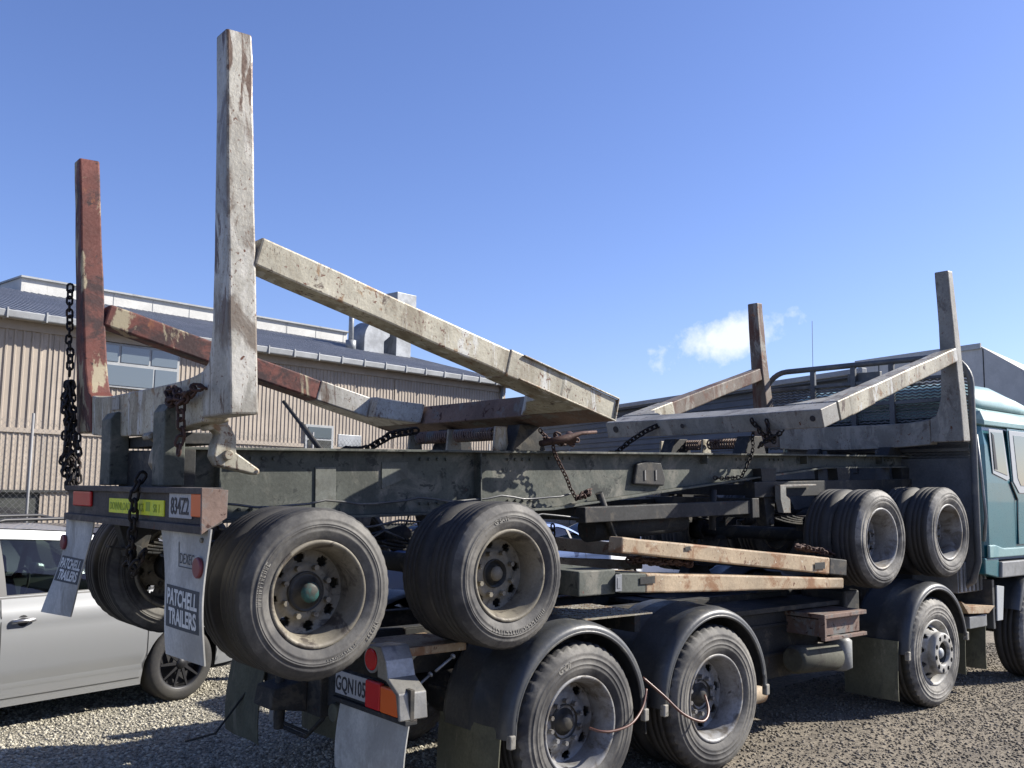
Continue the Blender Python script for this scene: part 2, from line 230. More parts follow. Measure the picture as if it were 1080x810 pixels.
# ------------------------------------------------------------------ mesh helpers
class MB:
    def __init__(s): s.v = []; s.f = []; s.sm = []
    def add(s, vs, fs, smooth=False):
        o = len(s.v); s.v += [tuple(map(float, q)) for q in vs]; s.f += [tuple(i + o for i in f) for f in fs]; s.sm += [smooth] * len(fs); return s
    def hexa(s, p):   # 8 corners: bottom 4 (ccw), top 4
        return s.add(p, [(0, 3, 2, 1), (4, 5, 6, 7), (0, 1, 5, 4), (1, 2, 6, 5), (2, 3, 7, 6), (3, 0, 4, 7)])
    def box(s, a, b):
        x0, y0, z0 = a; x1, y1, z1 = b
        return s.hexa([(x0, y0, z0), (x1, y0, z0), (x1, y1, z0), (x0, y1, z0), (x0, y0, z1), (x1, y0, z1), (x1, y1, z1), (x0, y1, z1)])
    def prism(s, poly, axis, a, b):   # poly of 2D in the other two axes order (x,z) for 'y', (y,z) for 'x', (x,y) for 'z'
        def P(q, w): return {'y': (q[0], w, q[1]), 'x': (w, q[0], q[1]), 'z': (q[0], q[1], w)}[axis]
        n = len(poly); vs = [P(q, a) for q in poly] + [P(q, b) for q in poly]
        return s.add(vs, [tuple(range(n)), tuple(range(2 * n - 1, n - 1, -1))] + [(i, i + n, (i + 1) % n + n, (i + 1) % n) for i in range(n)])
    def tube(s, pts, r, n=8, cap=True, smooth=True):
        pts = [Vector(q) for q in pts]; rs = r if isinstance(r, (list, tuple)) else [r] * len(pts); o = len(s.v); vs = []; fs = []
        up = Vector((0, 0, 1))
        for i, q in enumerate(pts):
            d = (pts[min(i + 1, len(pts) - 1)] - pts[max(i - 1, 0)]).normalized()
            a = d.cross(up)
            if a.length < .1: a = d.cross(Vector((0, 1, 0)))
            a.normalize(); b_ = d.cross(a)
            if i and a.dot(pa) < 0: a = -a; b_ = -b_
            pa = a
            for k in range(n):
                th = 2 * pi * k / n; vs.append(q + (a * cos(th) + b_ * sin(th)) * rs[i])
        for i in range(len(pts) - 1):
            for k in range(n):
                k2 = (k + 1) % n; fs.append((i * n + k, i * n + k2, (i + 1) * n + k2, (i + 1) * n + k))
        s.add(vs, fs, smooth)
        if cap: 
            s.f.append(tuple(o + k for k in range(n))); s.sm.append(False); s.f.append(tuple(o + (len(pts) - 1) * n + k for k in range(n - 1, -1, -1))); s.sm.append(False)
        return s
    def lathe(s, prof, c=(0, 0, 0), n=48, closed=False, a0=0, a1=2 * pi, mod=None, smooth=True):   # axis along Y; prof (r, y)
        full = abs(a1 - a0 - 2 * pi) < 1e-6; m_ = n if full else n + 1; vs = []; fs = []; L = len(prof)
        for k in range(m_):
            th = a0 + (a1 - a0) * k / n
            for j, (r, y) in enumerate(prof):
                rr = r + (mod(j, k) if mod else 0); vs.append((c[0] + rr * cos(th), c[1] + y, c[2] + rr * sin(th)))
        for k in range(n):
            k2 = (k + 1) % m_
            for j in range(L if closed else L - 1):
                j2 = (j + 1) % L; fs.append((k * L + j, k * L + j2, k2 * L + j2, k2 * L + j))
        return s.add(vs, fs, smooth)
    def loft(s, secs, smooth=False):   # list of rings with equal length
        n = len(secs[0]); vs = [q for r in secs for q in r]; fs = [tuple(range(n - 1, -1, -1)), tuple(range((len(secs) - 1) * n, len(secs) * n))]
        for i in range(len(secs) - 1):
            for k in range(n): fs.append((i * n + k, i * n + (k + 1) % n, (i + 1) * n + (k + 1) % n, (i + 1) * n + k))
        return s.add(vs, fs, smooth)
    def grid(s, P, nu, nv, smooth=True):
        vs = [P(i / nu, j / nv) for i in range(nu + 1) for j in range(nv + 1)]
        return s.add(vs, [(i * (nv + 1) + j, (i + 1) * (nv + 1) + j, (i + 1) * (nv + 1) + j + 1, i * (nv + 1) + j + 1) for i in range(nu) for j in range(nv)], smooth)
    def link(s, c, d, up, L=.05, w=.028, r=.006, nb=6):   # one chain link
        c = Vector(c); d = Vector(d).normalized(); up = Vector(up); a = d.cross(up).normalized(); pts = []
        for k in range(10):
            th = 2 * pi * k / 10; pts.append(c + d * (L / 2 - w / 2 + 0) * (1 if cos(th) > 0 else -1) + d * (w / 2) * cos(th) + a * (w / 2) * sin(th))
        pts = pts; n = nb; vs = []; fs = []; K = len(pts); nrm = d.cross(a)
        for i, q in enumerate(pts):
            tdir = (pts[(i + 1) % K] - pts[i - 1]).normalized(); e = tdir.cross(nrm).normalized()
            for k in range(n):
                th = 2 * pi * k / n; vs.append(q + (e * cos(th) + nrm * sin(th)) * r)
        for i in range(K):
            for k in range(n): fs.append((i * n + k, i * n + (k + 1) % n, ((i + 1) % K) * n + (k + 1) % n, ((i + 1) % K) * n + k))
        return s.add(vs, fs, True)
    def chain(s, path, L=.05, r=.006, jit=0):
        pts = [Vector(q) for q in path]; seg = []; 
        for a, b_ in zip(pts, pts[1:]):
            n = max(1, int((b_ - a).length / 4e-3)); seg += [a.lerp(b_, i / n) for i in range(n)]
        seg.append(pts[-1]); step = L - 2.2 * r; i = 0; acc = 0; prev = seg[0]; k = 0
        for q in seg[1:]:
            acc += (q - prev).length
            if acc >= step:
                d = q - cur if False else (q - prev); acc = 0; k += 1
                dd = (q - getattr(s, '_last', seg[0])) if k > 1 else (q - seg[0])
                s._last = q
                up = Vector((0, 1, .02)) if k % 2 else Vector((1, .1, .03))
                if dd.length > 1e-6 and abs(dd.normalized().dot(up.normalized())) > .93: up = Vector((.1, .1, 1))
                up = up + Vector((random.uniform(-1, 1), random.uniform(-1, 1), random.uniform(-1, 1))) * jit
                s.link(q, dd if dd.length > 1e-6 else d, up, L=L, w=L * .62, r=r)
            prev = q
        return s
    def build(s, name, mat, parent=None, loc=None, bevel=0, sub=0):
        org = Vector(loc) if loc is not None else (Vector(ORG[parent.name]) if parent else Vector((0, 0, 0)))
        me = bpy.data.meshes.new(name); me.from_pydata([(x - org.x, y - org.y, z - org.z) for x, y, z in s.v], [], s.f)
        me.polygons.foreach_set('use_smooth', s.sm); me.validate()
        import bmesh
        bm = bmesh.new(); bm.from_mesh(me); bmesh.ops.recalc_face_normals(bm, faces=bm.faces); bm.to_mesh(me); bm.free()
        mats = mat if isinstance(mat, (list, tuple)) else [mat]
        for q in mats: me.materials.append(M[q] if isinstance(q, str) else q)
        o = bpy.data.objects.new(name, me); COL.objects.link(o); ORG[o.name] = tuple(org)
        if parent: o.parent = parent; o.location = org - Vector(ORG[parent.name])
        else: o.location = org
        if bevel:
            bv = o.modifiers.new('bevel', 'BEVEL'); bv.width = bevel; bv.segments = 2; bv.limit_method = 'ANGLE'; bv.angle_limit = radians(40); bv.harden_normals = False
        return o
ORG = {}
def thing(name, label, cat, loc, rot=(0, 0, 0), group=None):
    o = bpy.data.objects.new(name, None); COL.objects.link(o); o.location = loc; o.rotation_euler = rot; ORG[o.name] = tuple(loc); o.empty_display_size = .2
    return tag(o, label, cat, group)
def tag(o, label=None, cat=None, group=None, kind=None):
    if label: o['label'] = label
    if cat: o['category'] = cat
    if group: o['group'] = group
    if kind: o['kind'] = kind
    return o
def ctree(o, parent, loc=None, rot=None):
    c = o.copy(); COL.objects.link(c); c.parent = parent
    if loc is not None: c.location = loc
    if rot is not None: c.rotation_euler = rot
    for ch in list(o.children): ctree(ch, c)
    return c
def textmesh(body, size, ext=.002, bold=0.0, cond=1.0, shear=0.0):
    cu = bpy.data.curves.new('t', 'FONT'); cu.body = body; cu.size = size; cu.extrude = ext; cu.offset = bold; cu.align_x = 'CENTER'; cu.shear = shear; cu.resolution_u = 3
    o = bpy.data.objects.new('t', cu); COL.objects.link(o); bpy.context.view_layer.update()
    me = o.evaluated_get(bpy.context.evaluated_depsgraph_get()).to_mesh(); vs = [tuple(q.co) for q in me.vertices]; fs = [tuple(q.vertices) for q in me.polygons]
    o.evaluated_get(bpy.context.evaluated_depsgraph_get()).to_mesh_clear(); bpy.data.objects.remove(o); bpy.data.curves.remove(cu)
    cx = 0; return [((x - cx) * cond, y, z) for x, y, z in vs], fs
def text_plane(mb, body, size, o, ex, ey, **k):   # centred text at o, right ex, up ey
    vs, fs = textmesh(body, size, **k); o = Vector(o); ex = Vector(ex).normalized(); ey = Vector(ey).normalized(); ez = ex.cross(ey)
    mb.add([o + ex * x + ey * y + ez * z for x, y, z in vs], fs)
def text_arc(mb, body, size, c, rad, ang, yoff, flip=False, **k):   # on a -Y facing sidewall; ang measured from +Z towards +X
    vs, fs = textmesh(body, size, **k); out_ = []
    for x, y, z in vs:
        if not flip: a = ang + x / rad; r = rad + y
        else: a = ang - x / rad; r = rad - y
        out_.append((c[0] + r * sin(a), c[1] + yoff - z, c[2] + r * cos(a)))
    mb.add(out_, fs)

# ------------------------------------------------------------------ ground
g = MB(); g.add([(-300, -300, 0), (400, -300, 0), (400, 400, 0), (-300, 400, 0)], [(0, 1, 2, 3)])
tag(g.build('ground', 'ground'), kind='structure')
def stones(name, quads, n, smin, smax, mat, label):
    ico = [(0, 0, 1)] + [(cos(a) * .894, sin(a) * .894, .447) for a in np.arange(5) * 2 * pi / 5] + [(cos(a) * .894, sin(a) * .894, -.447) for a in (np.arange(5) + .5) * 2 * pi / 5] + [(0, 0, -1)]
    fc = [(0, 1 + i, 1 + (i + 1) % 5) for i in range(5)] + [(1 + i, 6 + i, 1 + (i + 1) % 5) for i in range(5)] + [(6 + i, 6 + (i + 1) % 5, 1 + (i + 1) % 5) for i in range(5)] + [(11, 6 + (i + 1) % 5, 6 + i) for i in range(5)]
    ico = np.array(ico); fc = np.array(fc); q = np.array(quads, float); u = rng.random((n, 1)); w = rng.random((n, 1))
    P = (q[0] * (1 - u) + q[1] * u) * (1 - w) + (q[3] * (1 - u) + q[2] * u) * w
    s = smin + (smax - smin) * rng.random(n) ** 2.5
    V = ico[None] * (1 + rng.uniform(-.28, .28, (n, 12, 1))) * s[:, None, None] * np.stack([rng.uniform(.7, 1.3, n), rng.uniform(.7, 1.3, n), rng.uniform(.45, .85, n)], -1)[:, None]
    a = rng.uniform(0, 2 * pi, n); ca_, sa_ = np.cos(a)[:, None], np.sin(a)[:, None]
    X = V[..., 0] * ca_ - V[..., 1] * sa_; Y = V[..., 0] * sa_ + V[..., 1] * ca_
    V = np.stack([X + P[:, :1], Y + P[:, 1:], V[..., 2] + s[:, None] * .25], -1).reshape(-1, 3)
    Fc = (fc[None] + (np.arange(n) * 12)[:, None, None]).reshape(-1, 3)
    me = bpy.data.meshes.new(name); me.vertices.add(len(V)); me.vertices.foreach_set('co', V.ravel()); me.loops.add(Fc.size); me.polygons.add(len(Fc))
    me.loops.foreach_set('vertex_index', Fc.ravel()); me.polygons.foreach_set('loop_start', np.arange(0, Fc.size, 3)); me.update(calc_edges=True)
    at = me.attributes.new('tone', 'FLOAT', 'POINT'); at.data.foreach_set('value', np.repeat(rng.random(n), 12)); me.materials.append(M[mat])
    o = bpy.data.objects.new(name, me); COL.objects.link(o); tag(o, label, 'gravel', kind='stuff')
stones('gravel_stones', [(1.0, .4), (4.4, -.8), (6.6, 5.2), (1.2, 5.6)], 65000, .004, .016, 'stone', 'pale loose gravel stones lying around the silver car and under the truck tail')
stones('dirt_clods', [(4.6, -.2), (6.8, -3.2), (15, -2.0), (13, 0.6)], 42000, .003, .015, 'clod', 'brown dirt crumbs and small stones on the yard beside the truck wheels')

# ------------------------------------------------------------------ wheels
HOLES = {}
def disc(mb, rows, n, holes, thick=.012):   # rows: (r,y); holes: list of (row0,row1,count,width,offset)
    def inh(i, k):
        for (r0, r1, cnt, w, off, *tp) in holes:
            if r0 <= i < r1:
                ph = (k + off) % (n / cnt); ww = w
                if tp and (i == r0 or i == r1 - 1) : ww = w - tp[0]
                lo = (w - ww) / 2
                if lo <= ph < lo + ww: return True
        return False
    vs = []
    for k in range(n):
        th = 2 * pi * k / n
        for (r, y) in rows: vs.append((r * cos(th), y, r * sin(th)))
    L = len(rows); fs = []
    for k in range(n):
        for i in range(L - 1):
            if not inh(i, k): fs.append((k * L + i, k * L + i + 1, ((k + 1) % n) * L + i + 1, ((k + 1) % n) * L + i))
    mb.add(vs, fs, True)
    vs2 = [(x, y + thick, z) for x, y, z in vs]; mb.add(vs2, [f[::-1] for f in fs], True)
def make_wheel(kind, R, rr, w, parent, loc, name='wheel', tm='tyre', rimm='rim', texts=(), d=.165, marks=()):
    """built with the outer face towards -Y, face plane at local y=0"""
    loc = Vector(loc); k = R / .434; q = rr
    b = MB()
    if kind == 'dual':
        b.lathe([(q - .004, .03), (q + .012, .008), (q + .004, -.006), (q - .010, -.002), (q - .018, .012), (q - .026, .03), (q - .040, .055), (q - .046, .10), (q - .050, d), (q - .05, w - .02), (q - .02, w - .015), (q + .01, w)], n=72)
        rows = [(q - .048, d - .004), (q - .056, d), (q - .072, d + .004), (q - .084, d + .006), (q - .10, d + .004), (q - .112, d - .002), (q - .12, d - .008), (.135, d - .012), (.125, d - .012), (.115, d - .012), (.085, d - .012)]
        disc(b, rows, 96, [(1, 5, 8, 5, 0, 2)])
        for i in range(10 if R > .46 else 8):
            th = 2 * pi * (i + .5) / (10 if R > .46 else 8); b.tube([(.13 * cos(th), d - .012, .13 * sin(th)), (.13 * cos(th), d - .045, .13 * sin(th))], .015, 6, smooth=False)
    else:   # steer: disc bulges outwards
        b.lathe([(q - .004, .04), (q + .012, .012), (q + .004, -.004), (q - .012, 0), (q - .02, .02), (q - .035, .05), (q - .05, .07), (q - .05, w - .03), (q + .01, w)], n=72)
        rows = [(q - .045, .075), (q - .052, .066), (q - .060, .054), (q - .072, .036), (q - .084, .018), (q - .095, .0), (q - .112, -.02), (.192, -.03), (.188, -.062), (.182, -.075), (.172, -.079), (.160, -.080), (.146, -.080), (.133, -.080), (.120, -.079), (.108, -.076), (.100, -.06), (.098, -.02)]
        disc(b, rows, 120, [(2, 5, 10, 5, 6, 2), (10, 13, 10, 6, 0, 2)])
    wh = MB(); wh.v, wh.f, wh.sm = [tuple(Vector(v_) + loc) for v_ in b.v], b.f, b.sm
    o = wh.build(name, rimm, parent, loc=loc)
    # tyre
    t_ = MB(); g_ = .011 if R > .46 else .006
    sw = [(q - .004, .012), (q + .012, .0), (q + .03, -.012), (q + .05, -.018), (q + .056, -.021), (q + .06, -.019), (q + .075, -.0205), (q + .077, -.0225), (q + .081, -.0225), (q + .083, -.0205), (R - .085 * k, -.021), (R - .083 * k, -.023), (R - .078 * k, -.023), (R - .076 * k, -.020), (R - .062 * k, -.016), (R - .056 * k, -.018), (R - .05 * k, -.014), (R - .03, .0), (R - .012, .016), (R - .002, .03)]
    tr = []
    ys = np.linspace(.034, w - .034, 5)
    for a, c_ in zip(ys[:-1], ys[1:]):
        tr += [(R, a), (R, c_ - .012), (R - g_, c_ - .010), (R - g_, c_ - .002)]
    tr = tr[:-2]
    prof = sw + tr + [(r_, w - y_) for r_, y_ in sw[::-1]]
    ns = len(sw); depth = .015 if kind == 'drive' or R > .46 else .003
    def mod(j, kk):
        if j in (ns - 2, ns - 1, ns) and kk % 3 == 0: return -depth
        return 0
    t_.lathe(prof, n=132, closed=True, mod=mod)
    tv = MB(); tv.v, tv.f, tv.sm = [tuple(Vector(v_) + loc) for v_ in t_.v], t_.f, t_.sm
    to = tv.build('tyre', (tm, 'tread'), o, loc=loc)
    for pl_ in to.data.polygons:
        c_ = pl_.center; rr_ = sqrt(c_.x ** 2 + c_.z ** 2)
        if rr_ > R - .035 and c_.y > .012: pl_.material_index = 1
    if texts or marks:
        for (rad, ang, span, h_) in marks: x_ = MB(); moulded_marks(x_, loc, rad, ang, span, h_, -.0205); x_.build('sidewall_marks', 'tyretext', to, loc=loc)
        for (body, size, rad, ang, fl, kk) in texts: x_ = MB(); text_arc(x_, body, size, loc, rad, ang, -.0205, fl, ext=.002, **kk); x_.build('sidewall_lettering', 'tyretext', to, loc=loc)
    return o

TILT = 0.0279; ct, st = cos(TILT), sin(TILT)
def tow(P): return Vector((P[0] * ct - P[2] * st, P[1], P[0] * st + P[2] * ct))
TB = Vector((2.0, 0, 1.0)); tbw = tow(TB)
trailer = thing('log_trailer', 'worn green log trailer carried piggyback on the truck, tall stakes raised at both ends', 'trailer', tbw, (0, -TILT, 0)); ORG[trailer.name] = tuple(TB)
truck = thing('log_truck', 'teal cab logging truck carrying the log trailer on its back', 'truck', (2.9, 0, 0)); ORG[truck.name] = (2.9, 0, 0)

# --- trailer wheels
TX = (2.429, 3.693, 7.975, 9.242); ZT = 1.3505; YT = -1.247; RT = .434; RR = .2645
def hub(wheel, yc, cap, protr, parent_loc, rad=.095, capm='hubteal'):
    c = Vector(parent_loc); b = MB()
    b.lathe([(0, yc - protr), (rad * .45, yc - protr), (rad * .55, yc - protr + .008), (rad * .6, yc - protr + .03), (rad * .85, yc - protr + .04), (rad, yc - protr + .055), (rad * 1.02, yc - .02), (rad * 1.1, yc)], c, n=32)
    h = b.build('hub', 'hub', wheel, loc=c)
    b = MB(); b.lathe([(0, yc - protr - .014), (rad * .3, yc - protr - .012), (rad * .5, yc - protr - .004), (rad * .56, yc - protr + .006)], c, n=28); b.build('hub_cap', capm, wheel, loc=c)
t1 = make_wheel('dual', RT, RR, .245, trailer, (TX[0], YT, ZT), marks=[(.325, radians(-78), radians(34), .026), (.33, radians(158), radians(30), .022), (.36, radians(125), radians(16), .024)]); hub(t1, .15, 1, .06, (TX[0], YT, ZT))
t2 = make_wheel('dual', RT, RR, .245, trailer, (TX[1], YT, ZT), tm='tyre_d', texts=[('G SAVI', .036, .325, radians(-14), False, dict(bold=.001))], marks=[(.318, radians(170), radians(75), .028)]); hub(t2, .155, 1, .03, (TX[1], YT, ZT), .08, 'rim')
t3 = make_wheel('dual', RT, RR, .245, trailer, (TX[2], YT, ZT), tm='tyre_l', rimm='rimgrey', d=.19); hub(t3, .18, 1, .02, (TX[2], YT, ZT), .08, 'rim')
t4 = ctree(t3, trailer, (TX[3] - TB.x, YT, ZT - TB.z))
# plain wheel copies (no lettering) for the inner duals and the far side
pw = make_wheel('dual', RT, RR, .245, trailer, (TX[0], YT + .53, ZT))
pw.rotation_euler = (0, 0, pi)
for i, x in enumerate(TX):
    if i: ctree(pw, trailer, (x - TB.x, YT + .53, ZT - TB.z), (0, .7 * i, pi))
    ctree(pw, trailer, (x - TB.x, -YT, ZT - TB.z), (0, .3 * i, pi))
    ctree(pw, trailer, (x - TB.x, -YT - .53, ZT - TB.z), (0, .5 * i, 0))
# --- trailer chassis
def beamprism(poly, y, t=.012): return MB().prism(poly, 'y', y - t / 2, y + t / 2)
top = 2.095; prof = [(2.02, 1.705), (4.72, 1.70), (5.9, 1.80), (7.2, 1.905), (8.3, 1.99), (10.0, 1.995)]
for sgn in (-1, 1):
    y = sgn * .43
    b = beamprism(prof + [(10.0, top), (2.02, top)], y)
    b.box((1.98, y - .09, top), (10.05, y + .09, top + .016))
    for (xa, za), (xb, zb) in zip(prof, prof[1:]):
        b.hexa([(xa, y - .085, za - .016), (xb, y - .085, zb - .016), (xb, y + .085, zb - .016), (xa, y + .085, za - .016), (xa, y - .085, za), (xb, y - .085, zb), (xb, y + .085, zb), (xa, y + .085, za)])
    for x in (2.2, 4.05, 6.5, 8.0, 9.4): b.box((x, y - .08, (1.71 if x < 4.7 else 2.02)), (x + .012, y - .0065, top - .003))
    for x0_ in (2.35, 3.6, 4.35, 4.75, 7.0, 7.5, 9.5):
        for dx in (0, .07, .14, .21):
            for zz in ((1.76, 2.05) if x0_ < 4.7 else (2.06,)): b.tube([(x0_ + dx, y - sgn * -.006, zz), (x0_ + dx, y + sgn * .02, zz)], .012, 6, smooth=False)
    b.build('chassis_rail', 'chassis', trailer, bevel=.003)
for yy, zz, x1_, sag in ((-.50, 1.80, 4.9, .03), (-.52, 1.66, 7.0, .05), (-.48, 1.60, 4.4, .09)):
    b = MB(); n_ = 24; b.tube([(2.2 + (x1_ - 2.2) * i / n_, yy + .015 * sin(i * 1.3), zz - sag * abs(sin(i * pi / 6)) + .004 * sin(i * 2.1)) for i in range(n_ + 1)], .008, 6); b.build('air_line', 'black', trailer)
for x in TX:
    for sgn in (-1, 1):
        b = MB(); b.tube([(x + .16, sgn * .33, 1.47), (x + .18, sgn * .33, 1.47), (x + .30, sgn * .33, 1.5), (x + .33, sgn * .33, 1.505)], [.05, .085, .085, .05], 16); b.tube([(x + .05, sgn * .33, 1.45), (x + .17, sgn * .33, 1.47)], .014, 6); b.tube([(x + .30, sgn * .33, 1.56), (x + .36, sgn * .36, 1.66), (x + .30, sgn * .42, 1.74)], .008, 6); b.build('brake_chamber', 'dark', trailer)
for x in (2.3, 3.05, 4.3, 6.4, 8.6, 9.9):
    b = MB(); z0 = 1.78 if x < 5 else 2.0
    b.box((x, -.42, z0), (x + .1, .42, 2.06)); b.build('crossmember', 'chassis', trailer, bevel=.004)
# pads on the near web
for pg in ([(2.83, 1.73), (2.97, 1.73), (2.97, 2.0), (2.83, 2.0)], [(3.3, 1.86), (3.5, 1.93), (3.5, 2.03), (3.3, 2.03)]):
    b = MB(); b.prism(pg, 'y', -.446, -.4365); b.build('web_pad', 'pad', trailer, bevel=.002)
# bracket on the web, with two bolt slots
b = MB(); b.prism([(5.62, 1.86), (5.66, 2.02), (5.78, 2.045), (5.95, 2.03), (6.0, 1.9), (5.98, 1.84)], 'y', -.475, -.438); br = b.build('web_bracket', 'dark', trailer, bevel=.012)
for x in (5.74, 5.87):
    b = MB(); b.box((x, -.482, 1.89), (x + .014, -.4755, 1.97)); b.build('bracket_bolt', 'brightmetal', br)
b = MB(); b.prism([(1.98, 1.70), (2.06, 1.70), (2.06, 2.1), (1.98, 2.1)], 'y', -.52, .52); b.build('rear_crossmember', 'dark', trailer, bevel=.005)
# sub-frame, axles, springs
for xs in (TX[:2], TX[2:]):
    for x in xs:
        b = MB(); b.tube([(x, -.72, ZT), (x, .72, ZT)], .065, 14); b.tube([(x, -.85, ZT), (x, -.7, ZT)], .1, 16); b.tube([(x, .85, ZT), (x, .7, ZT)], .1, 16); b.build('axle', 'dark', trailer)
        for sgn in (-1, 1):
            b = MB()
            for j in range(4):
                L = .52 - .09 * j; pts = [(x - L + 2 * L * i / 8, ZT + .10 + .016 * j - .0 + .07 * ((i - 4) / 4) ** 2 * (L / .52)) for i in range(9)]
                for (xa, za), (xb, zb) in zip(pts, pts[1:]):
                    b.hexa([(xa, sgn * .47 - .04, za), (xb, sgn * .47 - .04, zb), (xb, sgn * .47 + .04, zb), (xa, sgn * .47 + .04, za), (xa, sgn * .47 - .04, za + .014), (xb, sgn * .47 - .04, zb + .014), (xb, sgn * .47 + .04, zb + .014), (xa, sgn * .47 + .04, za + .014)])
            b.box((x - .05, sgn * .47 - .06, ZT - .08), (x + .05, sgn * .47 + .06, ZT + .18)); b.build('leaf_spring', 'dark', trailer, bevel=.003)
    mid = sum(xs) / 2
    for x in (xs[0] - (.36 if xs[0] < 5 else .62), mid, xs[1] + .62):
        for sgn in (-1, 1):
            zt = 1.69 if x < 5 else 1.98
            b = MB(); b.prism([(x - .12, zt), (x + .12, zt), (x + .05, 1.46), (x - .05, 1.46)], 'y', sgn * .47 - .055, sgn * .47 + .055)
            b.tube([(x, sgn * .47 - .08, 1.5), (x, sgn * .47 + .08, 1.5)], .028, 10); b.build('spring_hanger', 'dark', trailer, bevel=.004)
# front bogie turntable & drawbar lying under the front half
b = MB(); b.box((7.1, -.55, 1.72), (10.1, -.44, 1.86)); b.box((7.1, .44, 1.72), (10.1, .55, 1.86)); b.box((7.1, -.44, 1.74), (7.2, .44, 1.84)); b.box((9.9, -.44, 1.74), (10.0, .44, 1.84))
b.lathe([(.5, 0), (.62, 0), (.62, .03), (.5, .03)], n=4); b.v = [v for v in b.v[:-16]]; b.f = b.f[:-16]; b.sm = b.sm[:-16]
b.build('bogie_frame', 'dark', trailer, bevel=.005)
b = MB(); b.box((4.95, -.60, 1.585), (7.05, -.50, 1.70)); b.box((4.95, .50, 1.585), (7.05, .60, 1.70)); b.box((6.96, -.62, 1.55), (7.06, .62, 1.72)); b.box((4.95, -.5, 1.6), (5.05, .5, 1.69)); b.build('drawbar', 'dark', trailer, bevel=.006)
b = MB(); b.prism([(7.37, 1.83), (7.95, 1.83), (7.95, 1.815), (7.46, 1.81), (7.46, 1.73), (7.52, 1.70), (7.52, 1.575), (7.41, 1.58), (7.37, 1.70)], 'y', -.63, -.57); b.build('mounting_plate', 'greyfar', trailer, bevel=.003)
b = MB(); b.tube([(5.2, -.36, 1.52), (6.3, -.36, 1.55)], .1, 20); b.build('air_tank', 'dark', trailer)
for pa, pb in (((6.55, -.50, 1.46), (6.58, -.5, 1.80)), ((5.35, -.5, 1.46), (5.2, -.5, 1.80))):
    b = MB(); b.tube([pa, pb], .03, 8); b.build('stay', 'dark', trailer)

